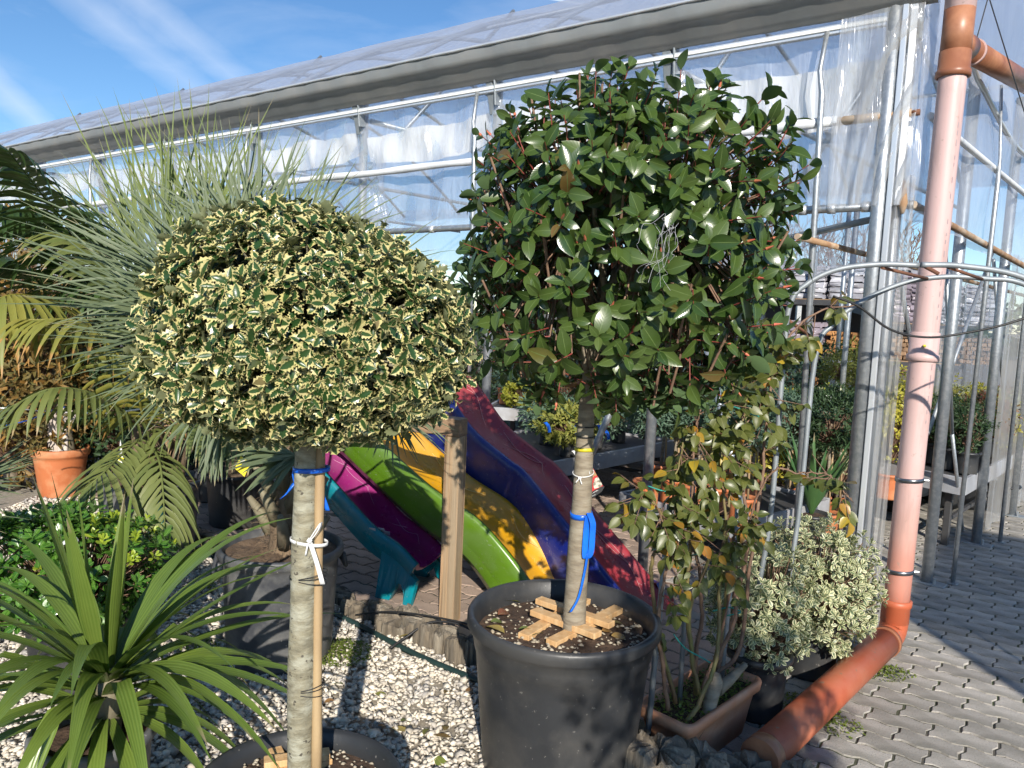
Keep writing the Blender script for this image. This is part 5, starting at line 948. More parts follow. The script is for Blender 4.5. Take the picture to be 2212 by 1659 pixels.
# -- conifers and dark shrubs in the background
def bush(name, label, cat, c, rad, kind, mat, n, L, per=6, e=2.2, up=.5, group=None, potw=None, base=None, stem=None, nb=0, seed=1, spread=(.5, 1.2), lo=.7, Wd=1.0, bare=False):
    """small plant: foliage on twigs, a stem and, where given, its pot"""
    global rng
    keep = rng; rng = np.random.default_rng(seed); c = np.asarray(c, float); zb = base if base is not None else 0.0; t = thing(name, label, cat, (c[0], c[1], zb), group)
    s, nn = crown(n, c, rad, e, lo, 1.05); k = s[:, 2] > zb+.02; s, nn = s[k], nn[k]; lp, ld, ln, ll, sb, st_ = shoots(s, nn, per, L, up, spread, L*1.4, .5, .1, .5, .4); scatter(t, kind, mat, lp, ld, ln, ll, nb, Wd=np.full(len(lp), Wd))
    V1, F1 = sticks(np.tile((c[0], c[1], max(zb, c[2]-rad[2]*.8)), (len(sb), 1))+rng.normal(size=(len(sb), 3))*.01, sb, .004, .002, 4); o = obj('twigs', (V1, F1), M['twig'], t); o['kind'] = 'stuff'
    obj('stem', tube([(c[0], c[1], zb-.03), (c[0]+.005, c[1], (zb+c[2])/2), (c[0], c[1], c[2])], [stem or .012, (stem or .012)*.9, .006], 7), M['barkp'], t, True)
    rng = keep; return t
def seat(px, py, Y, z): p = atY(px, py, Y); return p
bush('bronze_conifer', 'bronze and orange conifer behind the dark feather palm', 'conifer', (*A(20, 600, 6.0)[:2], 1.15), (.62, .5, 1.1), 'spray', M['thuja'], 1500, .11, 7, 2.4, .6, base=0.0, stem=.05, seed=5)
bush('dark_conifer', 'dark green conifer behind the upright fan palm', 'conifer', (*A(300, 780, 6.4)[:2], .85), (.6, .5, .8), 'spray', M['yew'], 1000, .11, 7, 2.4, .5, base=0.0, stem=.05, seed=6)
bush('dark_conifer', 'dark green conifer between the bronze conifer and the terracotta pot', 'conifer', (*A(60, 850, 6.6)[:2], .7), (.8, .4, .66), 'spray', M['yew'], 1000, .11, 7, 2.4, .5, base=0.0, stem=.05, seed=7)
bush('dark_conifer', 'spreading blue-green conifer behind the fan palm pot', 'conifer', (*A(500, 850, 6.7)[:2], .6), (.55, .4, .55), 'spray', M['juniper'], 800, .10, 7, 2.2, .4, base=0.0, stem=.04, seed=8)
for k, (x, y, Y, r, h) in enumerate(((455, 1078, 4.9, .16, .28), (372, 1085, 5.3, .16, .30), (520, 1085, 4.4, .15, .27), (548, 1110, 4.0, .13, .24))):
    c = atZ(x, y, 0); c[2] = 0; pot('plant_pot', 'shaded black pot standing between the palm pots and the slides', c, r*.8, r, h, M['potblack'], 'shaded black pots behind the palms', n=28); bush('shaded_shrub', 'thin dark shrub in a shaded black pot between the palms and the slides', 'shrub', (c[0], c[1], h+.28), (.16, .16, .26), 'spray', M['yew'], 70, .09, 5, group='thin shrubs in the shaded pots', base=h-.05, seed=60+k)
for k, (x, y) in enumerate(((30, 1010), (60, 1040), (10, 960))):
    c = atZ(x, y, GZ); c[2] = GZ; pot('plant_pot', 'black pot in the dark corner beside the terracotta pot', c, .17, .2, .36, M['potblack'], 'black pots in the dark corner', n=28); bush('shaded_shrub', 'dark shrub in the corner beside the terracotta pot', 'shrub', (c[0], c[1], .62), (.24, .2, .3), 'spray', M['yew'], 120, .10, 6, group='dark shrubs in the corner', base=.33, seed=80+k)
# ---------------- right: pipe, hoops, trough, rose, cream-edged shrubs ----------------
EB = atZ(1928, 1372, .085); PX, PY = EB[0], EB[1]; PL = nrm(np.array([.010, -.005, 1.0]))
dp = thing('drainpipe', 'tall bleached pink drainpipe standing at the greenhouse corner with an orange foot along the paving', 'pipe', (PX, PY, 0))
pp = lambda z: np.array([PX, PY, 0])+PL*z
def seg(a, b, r, n=28): return tube([a, b], r, n)
obj('riser', tube([pp(z) for z in np.linspace(.20, 2.86, 20)], .0595, 28), M['pvc'], dp, True)
def sleeve(z0, z1, r, mat, name='coupling'):
    prof = [(r-.006, z0), (r, z0+.004), (r, z1-.035), (r+.006, z1-.03), (r+.006, z1-.004), (r-.004, z1)]
    V, F = lathe(prof, 28); return obj(name, (V+np.array([PX, PY, 0])+np.outer(V[:, 2], PL*[1, 1, 0]), F), mat, dp, True)
sleeve(.155, .275, .0655, M['pvcorange']); 
def sleeve_dn(z0, z1, r, mat, name='coupling'):
    prof = [(r-.006, z1), (r, z1-.004), (r, z0+.035), (r+.007, z0+.03), (r+.007, z0+.004), (r-.004, z0)]
    V, F = lathe(prof, 28); return obj(name, (V+np.array([PX, PY, 0])+np.outer(V[:, 2], PL*[1, 1, 0]), F), mat, dp, True)
sleeve_dn(1.46, 1.60, .0655, M['pvc'])
sc = pp(1.535)+np.array([-.03, -.058, 0]); obj('screw', tube([sc, sc+np.array([-.003, -.012, 0])], .007, 8), M['yeltape'], dp)
for z in (.42, .88):
    c = obj('pipe_clamp', ring(pp(z), .0598, .02, .005, 28, (.06, -.04)), M['clamp'], dp, True); obj('clamp_screw', tube([pp(z)+np.array([.06, -.012, 0]), pp(z)+np.array([.085, -.016, 0])], .007, 8), M['clamp'], c)
sleeve_dn(2.78, 2.90, .068, M['pvcbrown']); obj('tee', tube([pp(2.86), pp(3.12)], .0655, 28), M['pvcbrown'], dp, True)
bd = nrm(e2*1.0+np.array([0, 0, .12])); b0 = pp(2.94); obj('tee_branch', tube([b0, b0+bd*.17], .062, 24), M['pvcbrown'], dp, True); obj('branch_pipe', tube([b0+bd*.15, b0+bd*1.7], .056, 24), M['pvcbrown'], dp, True)
w_ = tube([b0+bd*.28, b0+bd*.296], .0625, 24); obj('branch_ring', w_, M['pvc'], dp, True)
obj('riser_top', tube([pp(3.10), pp(3.9)], .0595, 28), M['pvc'], dp, True); sleeve(3.08, 3.20, .066, M['pvc']); sleeve_dn(3.30, 3.42, .068, M['pvcbrown'])
# printed marks up the riser
q = []; ang = math.radians(-72); rr = .0604; pr = np.random.default_rng(3); z = 1.0
while z < 2.6:
    h = pr.uniform(.012, .03)
    if pr.random() > .25: A_2 = [pp(z+(0 if i < 2 else h))+rr*np.array([math.cos(ang+s), math.sin(ang+s), 0]) for i, s in enumerate((-.05, .05, .05, -.05))]; q.append((np.array(A_2), [(0, 1, 2, 3)]))
    z += h+pr.uniform(.01, .05)
obj('printed_marks', join(q), pm('grey_print', (.35, .28, .28), (.4, .3, .3), 20, .6), dp)
# foot: elbow and the pipe on the ground
GE = atZ(1648, 1632, .08); gd = nrm(GE-np.array([PX, PY, .08])); el = cr([pp(.22), pp(.15), np.array([PX, PY, .10])+gd*.03, np.array([PX, PY, .085])+gd*.14], 10)
obj('elbow', tube(el, .064, 28), M['pvcorange'], dp, True); obj('elbow_collar', tube([np.array([PX, PY, .085])+gd*.10, np.array([PX, PY, .085])+gd*.135], .0735, 28), M['pvcbrown'], dp, True)
obj('ground_pipe', tube([np.array([PX, PY, .085])+gd*.13, np.array([PX, PY, .084])+gd*.8, GE], [.0685, .0685, .0685], 28), M['pvcorange'], dp, True)
obj('end_collar', tube([GE-gd*.03, GE+gd*.03], .0715, 28), M['pvcbrown'], dp, True)
# ---------------- rose arch, cable ----------------
ra = thing('rose_arch', 'bent galvanised hoops of a rose arch springing out of the rose trough', 'arch', (1.0, 2.95, 0))
h1 = [np.array([.93, 3.0, .0]), A(1655, 1180, 2.98), A(1690, 800, 2.97), A(1706, 660, 2.96), A(1745, 612, 2.95), A(1810, 582, 2.93), A(1900, 571, 2.9), A(1985, 573, 2.88)]
obj('hoop', tube(cr(h1, 60), .0105, 10), M['zincdull'], ra, True)
h2 = [A(1990, 572, 2.865), A(2080, 575, 2.85), A(2212, 600, 2.82), A(2350, 680, 2.8), A(2470, 850, 2.8), A(2500, 1200, 2.8)]; e = h2[-1].copy(); e[2] = 0; h2.append(e); obj('hoop', tube(cr(h2, 50), .011, 10), M['zincdull'], ra, True)
h3 = [np.array([1.16, 3.2, 0]), A(1720, 1150, 3.2), A(1760, 780, 3.2), A(1800, 700, 3.2), A(1860, 652, 3.19), A(1950, 612, 3.16), A(2040, 598, 3.13), A(2130, 602, 3.1), A(2212, 614, 3.07), A(2360, 690, 3.03), A(2480, 850, 3.0), A(2520, 1200, 3.0)]; e = h3[-1].copy(); e[2] = 0; h3.append(e); obj('hoop', tube(cr(h3, 80), .0105, 10), M['zincdull'], ra, True)
obj('sleeve_joint', tube([A(1990, 573, 2.88), A(1996, 574, 2.87), A(2028, 592, 2.84)], [.008, .008, .007], 8), M['ruststeel'], ra, True)
obj('rung', tube([A(1905, 578, 2.9), A(2004, 602, 3.14)], .0065, 8), M['ruststeel'], ra, True); obj('rung', tube([A(2050, 578, 2.86), A(2122, 603, 3.1)], .0065, 8), M['ruststeel'], ra, True)
obj('rung', tube([A(1700, 690, 2.96), A(1770, 740, 3.2)], .0065, 8), M['ruststeel'], ra, True)
tag(obj('sagging_cable', tube(cr([A(1800, 640, 2.95), A(1855, 662, 2.95), A(1920, 710, 2.95), A(1990, 728, 2.95), A(2070, 722, 2.95), A(2212, 688, 2.9), A(2420, 600, 2.9)], 50), .0048, 6), M['cable'], smooth=True), 'thin black cable sagging across in front of the drainpipe', 'cable')
for k, (a, b) in enumerate((((2108, 90, 3.9), (2150, -60, 3.9)), ((2135, -10, 3.95), (2240, 330, 3.95)))): tag(obj('guy_wire', tube([A(*a), A(*b)], .003, 5), M['cable']), ('dark guy wire leaning behind the drainpipe tee', 'dark guy wire crossing in front of the gable film')[k], 'wire')
# stakes
for k, (a, b, r, lab) in enumerate((((1402, 1560, 2.62), (1447, 1090, 2.66), .0105, 'slim grey metal stake beside the photinia pot in the rose trough'), ((1560, 1450, 2.86), (1600, 1040, 2.9), .0095, 'grey metal stake in the middle of the rose trough tied with green cord'), ((1470, 1480, 2.75), (1500, 990, 2.8), .009, 'thin metal stake among the rose leaves'))):
    p0 = A(*a); p1 = A(*b); d = nrm(p1-p0); p0 = p0-d*((p0[2]-.1)/d[2]); tag(obj('metal_stake', tube([p0, (p0+p1)/2, p1], r, 10), M['zincdull'], smooth=True), lab, 'stake')
# ---------------- terracotta trough ----------------
TC = np.array([.77, 2.80, 0]); ta = nrm(np.array([.69, .725, 0])); tb_ = np.array([-ta[1], ta[0], 0]); TL, TW, TH = .275, .115, .215
def rrect(hl, hw, r, z, n=5):
    o_ = []
    for sx, sy, a0 in ((1, 1, 0), (-1, 1, 90), (-1, -1, 180), (1, -1, 270)):
        for k in range(n): a = math.radians(a0+90*k/(n-1)); o_.append(TC+ta*(sx*(hl-r)+r*math.cos(a))+tb_*(sy*(hw-r)+r*math.sin(a))+np.array([0, 0, z]))
    return o_
lv = [(TL-.05, TW-.035, .03, .0), (TL-.03, TW-.02, .03, TH*.55), (TL-.018, TW-.012, .03, TH-.045), (TL+.0, TW+.004, .035, TH-.04), (TL+.004, TW+.008, .038, TH-.008), (TL, TW+.003, .035, TH), (TL-.014, TW-.010, .028, TH), (TL-.02, TW-.018, .028, TH-.05), (TL-.03, TW-.025, .03, TH*.6)]
V = np.array(sum([rrect(*q_) for q_ in lv], [])); n = 20; F = [(i*n+j, i*n+(j+1) % n, (i+1)*n+(j+1) % n, (i+1)*n+j) for i in range(len(lv)-1) for j in range(n)]+[tuple(range(n))[::-1]]
tr_ = thing('planter_trough', 'long terracotta coloured trough with the climbing rose behind the logs', 'planter', TC); obj('body', (V, F), M['terrapale'], tr_, True)
V = np.array(rrect(TL-.022, TW-.018, .028, TH-.035)); obj('soil', (np.vstack((V, [TC+np.array([0, 0, TH-.02])])), [(j, (j+1) % 20, 20) for j in range(20)]), M['soil'], tr_)
rng = np.random.default_rng(61)
n = 900; P = TC+np.outer(rng.uniform(-TL+.03, TL-.03, n), ta)+np.outer(rng.uniform(-TW+.02, TW-.02, n), tb_)+np.c_[np.zeros((n, 2)), TH-.03+rng.random(n)*.035]
D = rng.normal(size=(n, 3)); D[:, 2] = np.abs(D[:, 2])*.6; wd = scatter(None, 'ova', M['weed'], P, D, np.tile((0, 0, 1.0), (n, 1))+rng.normal(size=(n, 3))*.4, rng.uniform(.008, .018, n), 0, rest='chickweed'); tag(wd, 'mat of small green weeds covering the soil of the rose trough', 'weeds', kind='stuff')
def weeds(px, py, z, r, n, label, sz=(.008, .018), h=.03, flatten=1.0):
    c = atZ(px, py, z); a = rng.random(n)*6.28; q = r*rng.random(n)**.6; P = np.c_[c[0]+q*np.cos(a), c[1]+q*np.sin(a)*flatten, z+.004+rng.random(n)*h*(1-q/r*.7)]; D = rng.normal(size=(n, 3)); D[:, 2] = np.abs(D[:, 2])*.6
    w = scatter(None, 'ova', M['weed'], P, D, np.tile((0, 0, 1.0), (n, 1))+rng.normal(size=(n, 3))*.4, rng.uniform(*sz, n), 0, rest='weed_patch'); V1, F1 = sticks(np.c_[P[::6, :2], np.full(len(P[::6]), z)], P[::6], .0008, .0006, 3); return tag(w, label, 'weeds', kind='stuff')
weeds(735, 1415, GZ+.012, .14, 700, 'pale green weeds growing through the gravel beside the fan palm pot', h=.045); weeds(440, 1270, GZ+.012, .06, 140, 'small weed tuft in the gravel behind the strap plant'); weeds(430, 1400, GZ+.012, .09, 200, 'weed patch at the foot of the scuffed palm pot')
weeds(1900, 1455, .0, .16, 420, 'mossy weeds in the paving joints at the pipe elbow', flatten=.6, h=.02); weeds(1820, 1415, .0, .12, 420, 'weeds around the cream-edged shrub pots by the corner column'); weeds(1745, 1535, .0, .13, 420, 'weeds between the shrub pots and the orange pipe', h=.035); weeds(1815, 1570, 0, .1, 160, 'sparse weeds beside the orange pipe on the paving', h=.015); weeds(1690, 1620, 0, .06, 120, 'weed tuft at the end of the orange pipe')
# ---------------- climbing rose ----------------
ro = thing('climbing_rose', 'thorny climbing rose with yellowing leaves tied up between the stakes of the trough', 'rose', (TC[0], TC[1], TH-.04))
canes = [[(1445, 1530, 2.62), (1430, 1400, 2.6), (1425, 1280, 2.6), (1460, 1150, 2.62), (1470, 1020, 2.65)], [(1480, 1560, 2.6), (1530, 1450, 2.65), (1545, 1300, 2.7), (1555, 1150, 2.72), (1540, 980, 2.75), (1560, 860, 2.8)], [(1500, 1500, 2.75), (1520, 1330, 2.75), (1500, 1180, 2.72), (1490, 1000, 2.7), (1500, 880, 2.7)], [(1530, 1480, 2.8), (1560, 1320, 2.8), (1570, 1150, 2.8), (1600, 950, 2.85), (1640, 800, 2.9), (1690, 690, 2.95)], [(1540, 1460, 2.85), (1600, 1400, 2.88), (1620, 1240, 2.9), (1640, 1050, 2.92), (1660, 880, 2.94), (1700, 740, 2.96), (1770, 670, 3.0), (1850, 655, 3.05)], [(1460, 1520, 2.65), (1410, 1240, 2.58), (1435, 1120, 2.58), (1390, 1060, 2.55)], [(1520, 1490, 2.7), (1590, 1330, 2.75), (1580, 1190, 2.72), (1640, 1120, 2.7)], [(1510, 1500, 2.7), (1480, 1350, 2.68), (1520, 1210, 2.62), (1450, 1090, 2.6), (1480, 960, 2.6)], [(1545, 1460, 2.85), (1610, 1180, 2.9), (1590, 980, 2.9), (1650, 820, 2.9), (1640, 700, 2.9)], [(1500, 1500, 2.72), (1470, 1300, 2.7), (1480, 1100, 2.7), (1540, 900, 2.72), (1600, 780, 2.75)], [(1530, 1480, 2.8), (1640, 1060, 2.7), (1740, 1035, 2.65), (1800, 1045, 2.62), (1845, 1100, 2.6)]]
lp, ld, ln, ll = [], [], [], []; tw0, tw1 = [], []; th0, th1 = [], []
for k, c in enumerate(canes):
    P = cr([A(*p) for p in c], 40)+np.cumsum(rng.normal(size=(40, 3))*.003, 0); r = np.linspace(.009, .0028, 40)*(1 if k != 10 else .5); obj('cane', tube(P, r, 7), (M['twig'], pm('green_cane_%d' % k, (.20, .19, .06), (.16, .10, .05), 12, .6))[k % 2], ro, True)
    for i in range(2, 39):
        for _ in range(2): d = sph(1)[0]; th0.append(P[i]+d*r[i]*.8); th1.append(P[i]+d*(r[i]+.008)+np.array([0, 0, .002]))
        if i > (16 if k != 10 else 26) and rng.random() < (.62 if k != 10 else .5):
            f = .35+.65*i/40
            for _ in range(1+int(rng.random() < .75)):
                d = nrm(rng.normal(size=3)+np.array([0, -.7, .1])); l = rng.uniform(.05, .14); e = P[i]+d*l+np.array([0, 0, -.02]); tw0.append(P[i]); tw1.append(e)
                if rng.random() < f:
                    for j, (s_a, off) in enumerate(((0, 0), (1.1, .018), (-1.1, .018), (1.2, .04), (-1.2, .04))):
                        x, y, z = frame(d); dd = nrm(y*math.cos(s_a)+x*math.sin(s_a)+np.array([0, 0, -.55])+rng.normal(size=3)*.15); lp.append(e-d*off); ld.append(dd); ln.append(np.array([0, -.75, .6])+rng.normal(size=3)*.4); ll.append(rng.uniform(.040, .064)*(.8 if j > 2 else 1))
scatter(ro, 'ova', M['rose'], lp, ld, ln, ll, 300)
V1, F1 = sticks(np.array(tw0), np.array(tw1), .0022, .0012, 4); o = obj('twigs', (V1, F1), M['twig'], ro); o['kind'] = 'stuff'; V1, F1 = sticks(np.array(th0), np.array(th1), .0022, .0003, 4); o = obj('thorns', (V1, F1), M['twig'], ro); o['kind'] = 'stuff'
# knobbly old crowns at the foot, a hip, green ties
obj('old_wood', join([tube([A(1500, 1590, 2.62), A(1530, 1540, 2.68), A(1545, 1470, 2.72), A(1550, 1455, 2.72)], [.02, .024, .03, .012], 8), tube([A(1548, 1490, 2.75), A(1575, 1470, 2.8), A(1610, 1435, 2.85)], [.026, .02, .012], 8)]), M['barkp'], ro, True)
hp0 = A(1393, 1064, 2.55); obj('hip', lathe([(.001, -.012), (.009, -.008), (.012, 0), (.009, .009), (.003, .013)], 10, hp0), pm('orange_hip', (.6, .16, .05), (.5, .12, .04), 20, .4), ro, True)
gt = [((1455, 1370), (1480, 1400), (1515, 1420), (1535, 1432), 2.68), ((1490, 1200), (1530, 1195), (1560, 1215), (1590, 1210), 2.7), ((1400, 1050), (1430, 1060), (1460, 1065), (1470, 1062), 2.6), ((1540, 1320), (1575, 1312), (1600, 1322), (1570, 1330), 2.78), ((1560, 870), (1590, 880), (1610, 890), (1640, 900), 2.75)]
for p in gt: tag(obj('green_cord', tube(cr([A(*q_, p[4]) for q_ in p[:4]], 14), .0028, 5), M['cord'], smooth=True), 'turquoise plastic cord tying rose canes to the stakes', 'cord', 'cords tying the rose')
# ---------------- cream-edged shrubs ----------------
V1p = np.array([1.07, 3.06, 0]); pot('plant_pot', 'small black pot under the shaded cream-edged shrub beside the trough', V1p, .105, .135, .27, M['potblack'], fill=.03, rim=.03); V2p = np.array([1.44, 3.46, 0]); pot('plant_pot', 'black pot under the sunlit cream-edged shrub at the corner column', V2p, .115, .15, .27, M['potblack'], fill=.03, rim=.03)
def whorl(name, label, c, rad, n, base, seed, L=.042):
    global rng
    rng = np.random.default_rng(seed); t = thing(name, label, 'shrub', (base[0], base[1], base[2])); s, nn = crown(n, c, rad, 2.6, .62, 1.06); k = s[:, 2] > .16; s, nn = s[k], nn[k]; lp, ld, ln, ll, sb, st_ = shoots(s, nn, 10, L, .55, (.6, 1.4), .035, .45, .05, .3, .35); scatter(t, 'obo', M['pitto_var'], lp, ld, ln, ll, 300, Wd=np.full(len(lp), 1.2))
    mid = np.array([base[0], base[1], base[2]]); V1, F1 = sticks(np.tile(mid, (len(sb), 1))+rng.normal(size=(len(sb), 3))*.015, sb, .0035, .002, 5); o = obj('stems', (V1, F1), M['twig'], t); o['kind'] = 'stuff'; return t
whorl('cream_edged_shrub', 'bushy shrub of small cream-edged leaves in full sun at the corner column', A(1762, 1262, 3.45), (.25, .25, .29), 520, (1.44, 3.46, .23), 71)
whorl('cream_edged_shrub', 'half-shaded shrub of cream-edged leaves behind the rose trough', A(1640, 1300, 3.08), (.185, .19, .26), 340, (1.07, 3.06, .23), 72)
# ---------------- benches and stock inside the greenhouse ----------------
def bench(label, c, u, lu, v, lv, z, h=.13, legs=True, mat='benchgrey', group=None):
    """corner c, edges u and v; top at height z with a deep rim panel on each side"""
    c = np.array([c[0], c[1], 0.0]); u, v = nrm(np.array([*u, 0])), nrm(np.array([*v, 0])); t = thing('nursery_bench', label, 'bench', c+u*lu/2+v*lv/2, group); Z = np.array([0, 0, 1.0]); q = lambda a, b, zz: c+u*a+v*b+Z*zz
    n_ = 1 if np.cross(u, v)[2] > 0 else -1
    obj('deck', cbox(q(lu/2, lv/2, z-.035), (lu/2-.02, lv/2-.02, .012), (u, v, Z)), M['benchdark'], t)
    for a, b in (((0, 0), (lu, 0)), ((0, lv), (lu, lv))): obj('rim_panel', beam(q(a[0], a[1], z-h/2), q(b[0], b[1], z-h/2), .03, h), M[mat], t)
    for a, b in (((0, .02), (0, lv-.02)), ((lu, .02), (lu, lv-.02))): obj('rim_panel', beam(q(a[0], a[1], z-h/2-.002), q(b[0], b[1], z-h/2-.002), .03, h-.004), M[mat], t)
    for a in (.12, lu-.12):
        for b in (.12, lv-.12): obj('leg', cbox(q(a, b, (z-h)/2), (.025, .025, (z-h)/2), (u, v, Z)), M['benchdark'], t)
        obj('stretcher', beam(q(a, .12, z*.35), q(a, lv-.12, z*.35), .03, .03), M['benchdark'], t)
    return t
bench('grey bench holding junipers and red and lime shrubs behind the red slide', atZ(1120, 1010, .5), e2[:2], 2.15, e1[:2], 1.15, .5)
bench('low grey bench holding juniper standards in terracotta pots', atZ(1340, 1062, .36), (.66, -.75), .95, (.75, .66), 1.2, .36)
bench('far grey bench holding rows of small conifers in terracotta pots', atZ(1050, 878, .62), (.985, -.17), 2.9, (.17, .985), 1.1, .62)
bench('pale bench holding dark conifers in black pots inside the end wall', atZ(2083, 1033, .55), (-.55, .83), 1.15, e2[:2], 2.1, .55)
bench('low pale bench beside the drainpipe holding yellow-edged shrubs', atZ(1985, 1040, .28), (-.78, .62), 1.1, e2[:2], 1.0, .28)
IN = 'plants for sale on the greenhouse benches'
def stockpot(kind, c, z, r, h, label):
    return pot('nursery_pot', label, (c[0], c[1], z), r*.78, r, h, M[kind], IN, n=24, rim=.02, fill=.02)
K = [0]
def stock(px, py, Y, z, r, h, potmat, species, rad, pl, ll_, n=90, L=.05, per=6, kind='spray', up=.5, dz=0):
    """a potted plant whose pot stands at height z; px, py the pot's foot in the photograph"""
    K[0] += 1; c = atZ(px, py, z) if Y is None else atY(px, py, Y); stockpot(potmat, c, z, r, h, ('terracotta' if potmat == 'terra' else 'black')+' nursery pot under the '+ll_); return bush(species[0], ll_, 'plant', (c[0], c[1], z+h+rad[2]*.85+dz), rad, kind, M[species[1]], n, L, per, group=IN, base=z+h-.03, seed=200+K[0], up=up)
BP = 'black nursery pot on the greenhouse benches'; TP = 'terracotta nursery pot on the greenhouse benches'
for px, py, sp, rad, lab, n, L, kind in ((1225, 985, ('spreading_juniper', 'junipergold'), (.24, .2, .12), 'weeping golden-green juniper on the grey bench', 240, .085, 'spray'), (1180, 960, ('spreading_juniper', 'juniper'), (.24, .22, .15), 'blue-green juniper beside the red slide', 220, .085, 'spray'), (1285, 968, ('spreading_juniper', 'juniper'), (.26, .2, .14), 'blue-green juniper between the red and golden plants', 240, .085, 'spray'), (1215, 935, ('red_shrub', 'redshrub'), (.13, .12, .24), 'reddish upright shrub on the grey bench', 130, .05, 'obo'), (1165, 930, ('lime_shrub', 'lime'), (.15, .14, .13), 'bright lime shrub behind the red slide', 110, .06, 'ova'), (1120, 905, ('lime_shrub', 'lime'), (.16, .14, .13), 'lime shrub at the end of the grey bench', 110, .06, 'ova'), (1270, 925, ('lime_shrub', 'lime'), (.16, .14, .13), 'lime shrub on the grey bench near the photinia trunk', 110, .06, 'ova'), (1335, 955, ('grey_shrub', 'juniper'), (.13, .13, .15), 'greyish twiggy shrub on the grey bench', 110, .05, 'obo'), (1395, 945, ('lime_shrub', 'junipergold'), (.15, .14, .16), 'golden conifer on the grey bench beyond the photinia trunk', 130, .07, 'spray'), (1440, 940, ('spreading_juniper', 'juniper'), (.16, .15, .14), 'small blue-green juniper at the far end of the grey bench', 130, .07, 'spray'), (1310, 930, ('red_shrub', 'redshrub'), (.12, .11, .14), 'low reddish shrub behind the blue-green juniper', 90, .05, 'obo')):
    stock(px, py, None, .48, .085, .15, 'potblack', sp, rad, BP, lab, n, L, 6, kind)
for k in range(13):
    f = k/12; p = atZ(1085, 872, .62)*(1-f)+atZ(1560, 905, .62)*f; c = p+np.array([.02, .14, 0]); stockpot('terra', c, .60, .075, .12, 'small terracotta nursery pot in the front row of the far bench'); bush('small_conifer', 'small conifer in a terracotta pot in the front row of the far bench', 'plant', (c[0], c[1], .60+.12+.16), (.10, .10, .17), 'spray', M[('yew', 'junipergold', 'juniper')[k % 3] if k > 2 else 'juniper'], 60, .07, 6, group=IN, base=.70, seed=300+k)
for k in range(14):
    f = k/13; p = atZ(1085, 872, .62)*(1-f)+atZ(1560, 905, .62)*f; c = p+np.array([.0, .6, 0]); stockpot('terra', c, .60, .08, .13, 'terracotta nursery pot in the back row of the far bench'); bush('small_conifer', 'taller conifer in the back row of the far bench', 'plant', (c[0], c[1], .60+.13+.26), (.13, .13, .27), 'spray', M[('junipergold', 'yew', 'junipergold', 'thuja')[k % 4]], 80, .08, 6, group=IN, base=.71, seed=330+k)
# juniper standards in terracotta pots
def standard(px, py, z, label, rad=(.16, .15, .13), h=.46, r=.1, ph_=.17, mat='juniper', n=190):
    c = atZ(px, py, z); c[2] = z; stockpot('terra', c, z, r, ph_, 'terracotta pot of a juniper standard '+('on the low grey bench' if z > .2 else 'on the paving beside the corner column')); K[0] += 1; t = bush('juniper_standard', label, 'plant', (c[0], c[1], z+ph_+h), rad, 'spray', M[mat], n, .065, 7, group='juniper standards in terracotta pots', base=z+ph_+h-rad[2]*1.4, stem=.01, seed=400+K[0]); obj('trunk', tube([(c[0], c[1], z+ph_-.04), (c[0]+.008, c[1], z+ph_+h*.5), (c[0], c[1], z+ph_+h)], .012, 8), M['barkp'], t, True); obj('cane', tube([(c[0]+.03, c[1]-.01, z+ph_-.04), (c[0]+.02, c[1]-.01, z+ph_+h)], .008, 7), M['cane'], t, True)
for px, py, nm in ((1395, 1090, 0), (1450, 1085, 0), (1500, 1100, 0), (1545, 1105, 0), (1425, 1050, 0), (1480, 1045, 0), (1560, 1065, 0), (1600, 1130, 0), (1620, 1080, 0)): standard(px, py, .345, 'blue-green juniper standard in a terracotta pot on the low grey bench')
for px, py in ((1690, 1150), (1775, 1165), (1735, 1130), (1800, 1135), (1660, 1115), (1720, 1100), (1785, 1095)): standard(px, py, .02, 'dark juniper standard in a terracotta pot on the paving beside the corner column', (.21, .2, .17), .66, .125, .21, 'yew' if px > 1710 else 'juniper', 260)
# right: yellow-edged shrubs, dark conifers, cream flowering shrubs
for k, (px, py, z, hh, lab) in enumerate(((1915, 1075, .27, .44, 0), (1955, 1040, .27, .40, 0), (1880, 1050, .27, .36, 0), (1905, 1000, .27, .42, 0))):
    c = atZ(px, py, z); stockpot('terra' if k == 0 else 'potblack', c, z, .12, .2, 'terracotta pot of the yellow-edged shrub just behind the drainpipe' if k == 0 else 'black pot of a yellow-edged shrub behind the drainpipe'); bush('yellow_edged_shrub', 'upright shrub with yellow-edged leaves beside the corner column', 'plant', (c[0], c[1], z+.2+hh), (.14, .14, hh), 'obo', M['euon'], 170, .055, 7, group=IN, base=z+.17, seed=500+k, up=1.0)
for k, (px, py) in enumerate(((2010, 1000), (2048, 1012), (2085, 1022), (2030, 985), (2070, 990), (2105, 1000))): stock(px, py, None, .54, .10, .17, 'potblack', ('dark_conifer_plug', 'yew'), (.12, .12, .2), BP, 'compact dark conifer in a black pot on the pale bench', 150, .05, 7)
for k, (px, py) in enumerate(((2125, 985), (2150, 965), (2100, 950), (2175, 945), (2060, 960), (2020, 960))): stock(px, py, None, .54, .10, .17, 'potblack', (('bronze_shrub', 'redshrub'), ('cream_shrub', 'pitto_var'), ('yellow_edged_shrub', 'euon'))[k % 3], (.2, .18, .2), BP, ('reddish shrub on the pale bench', 'cream-edged shrub on the pale bench', 'yellow-edged shrub on the pale bench')[k % 3], 150, .06, 7, 'obo')
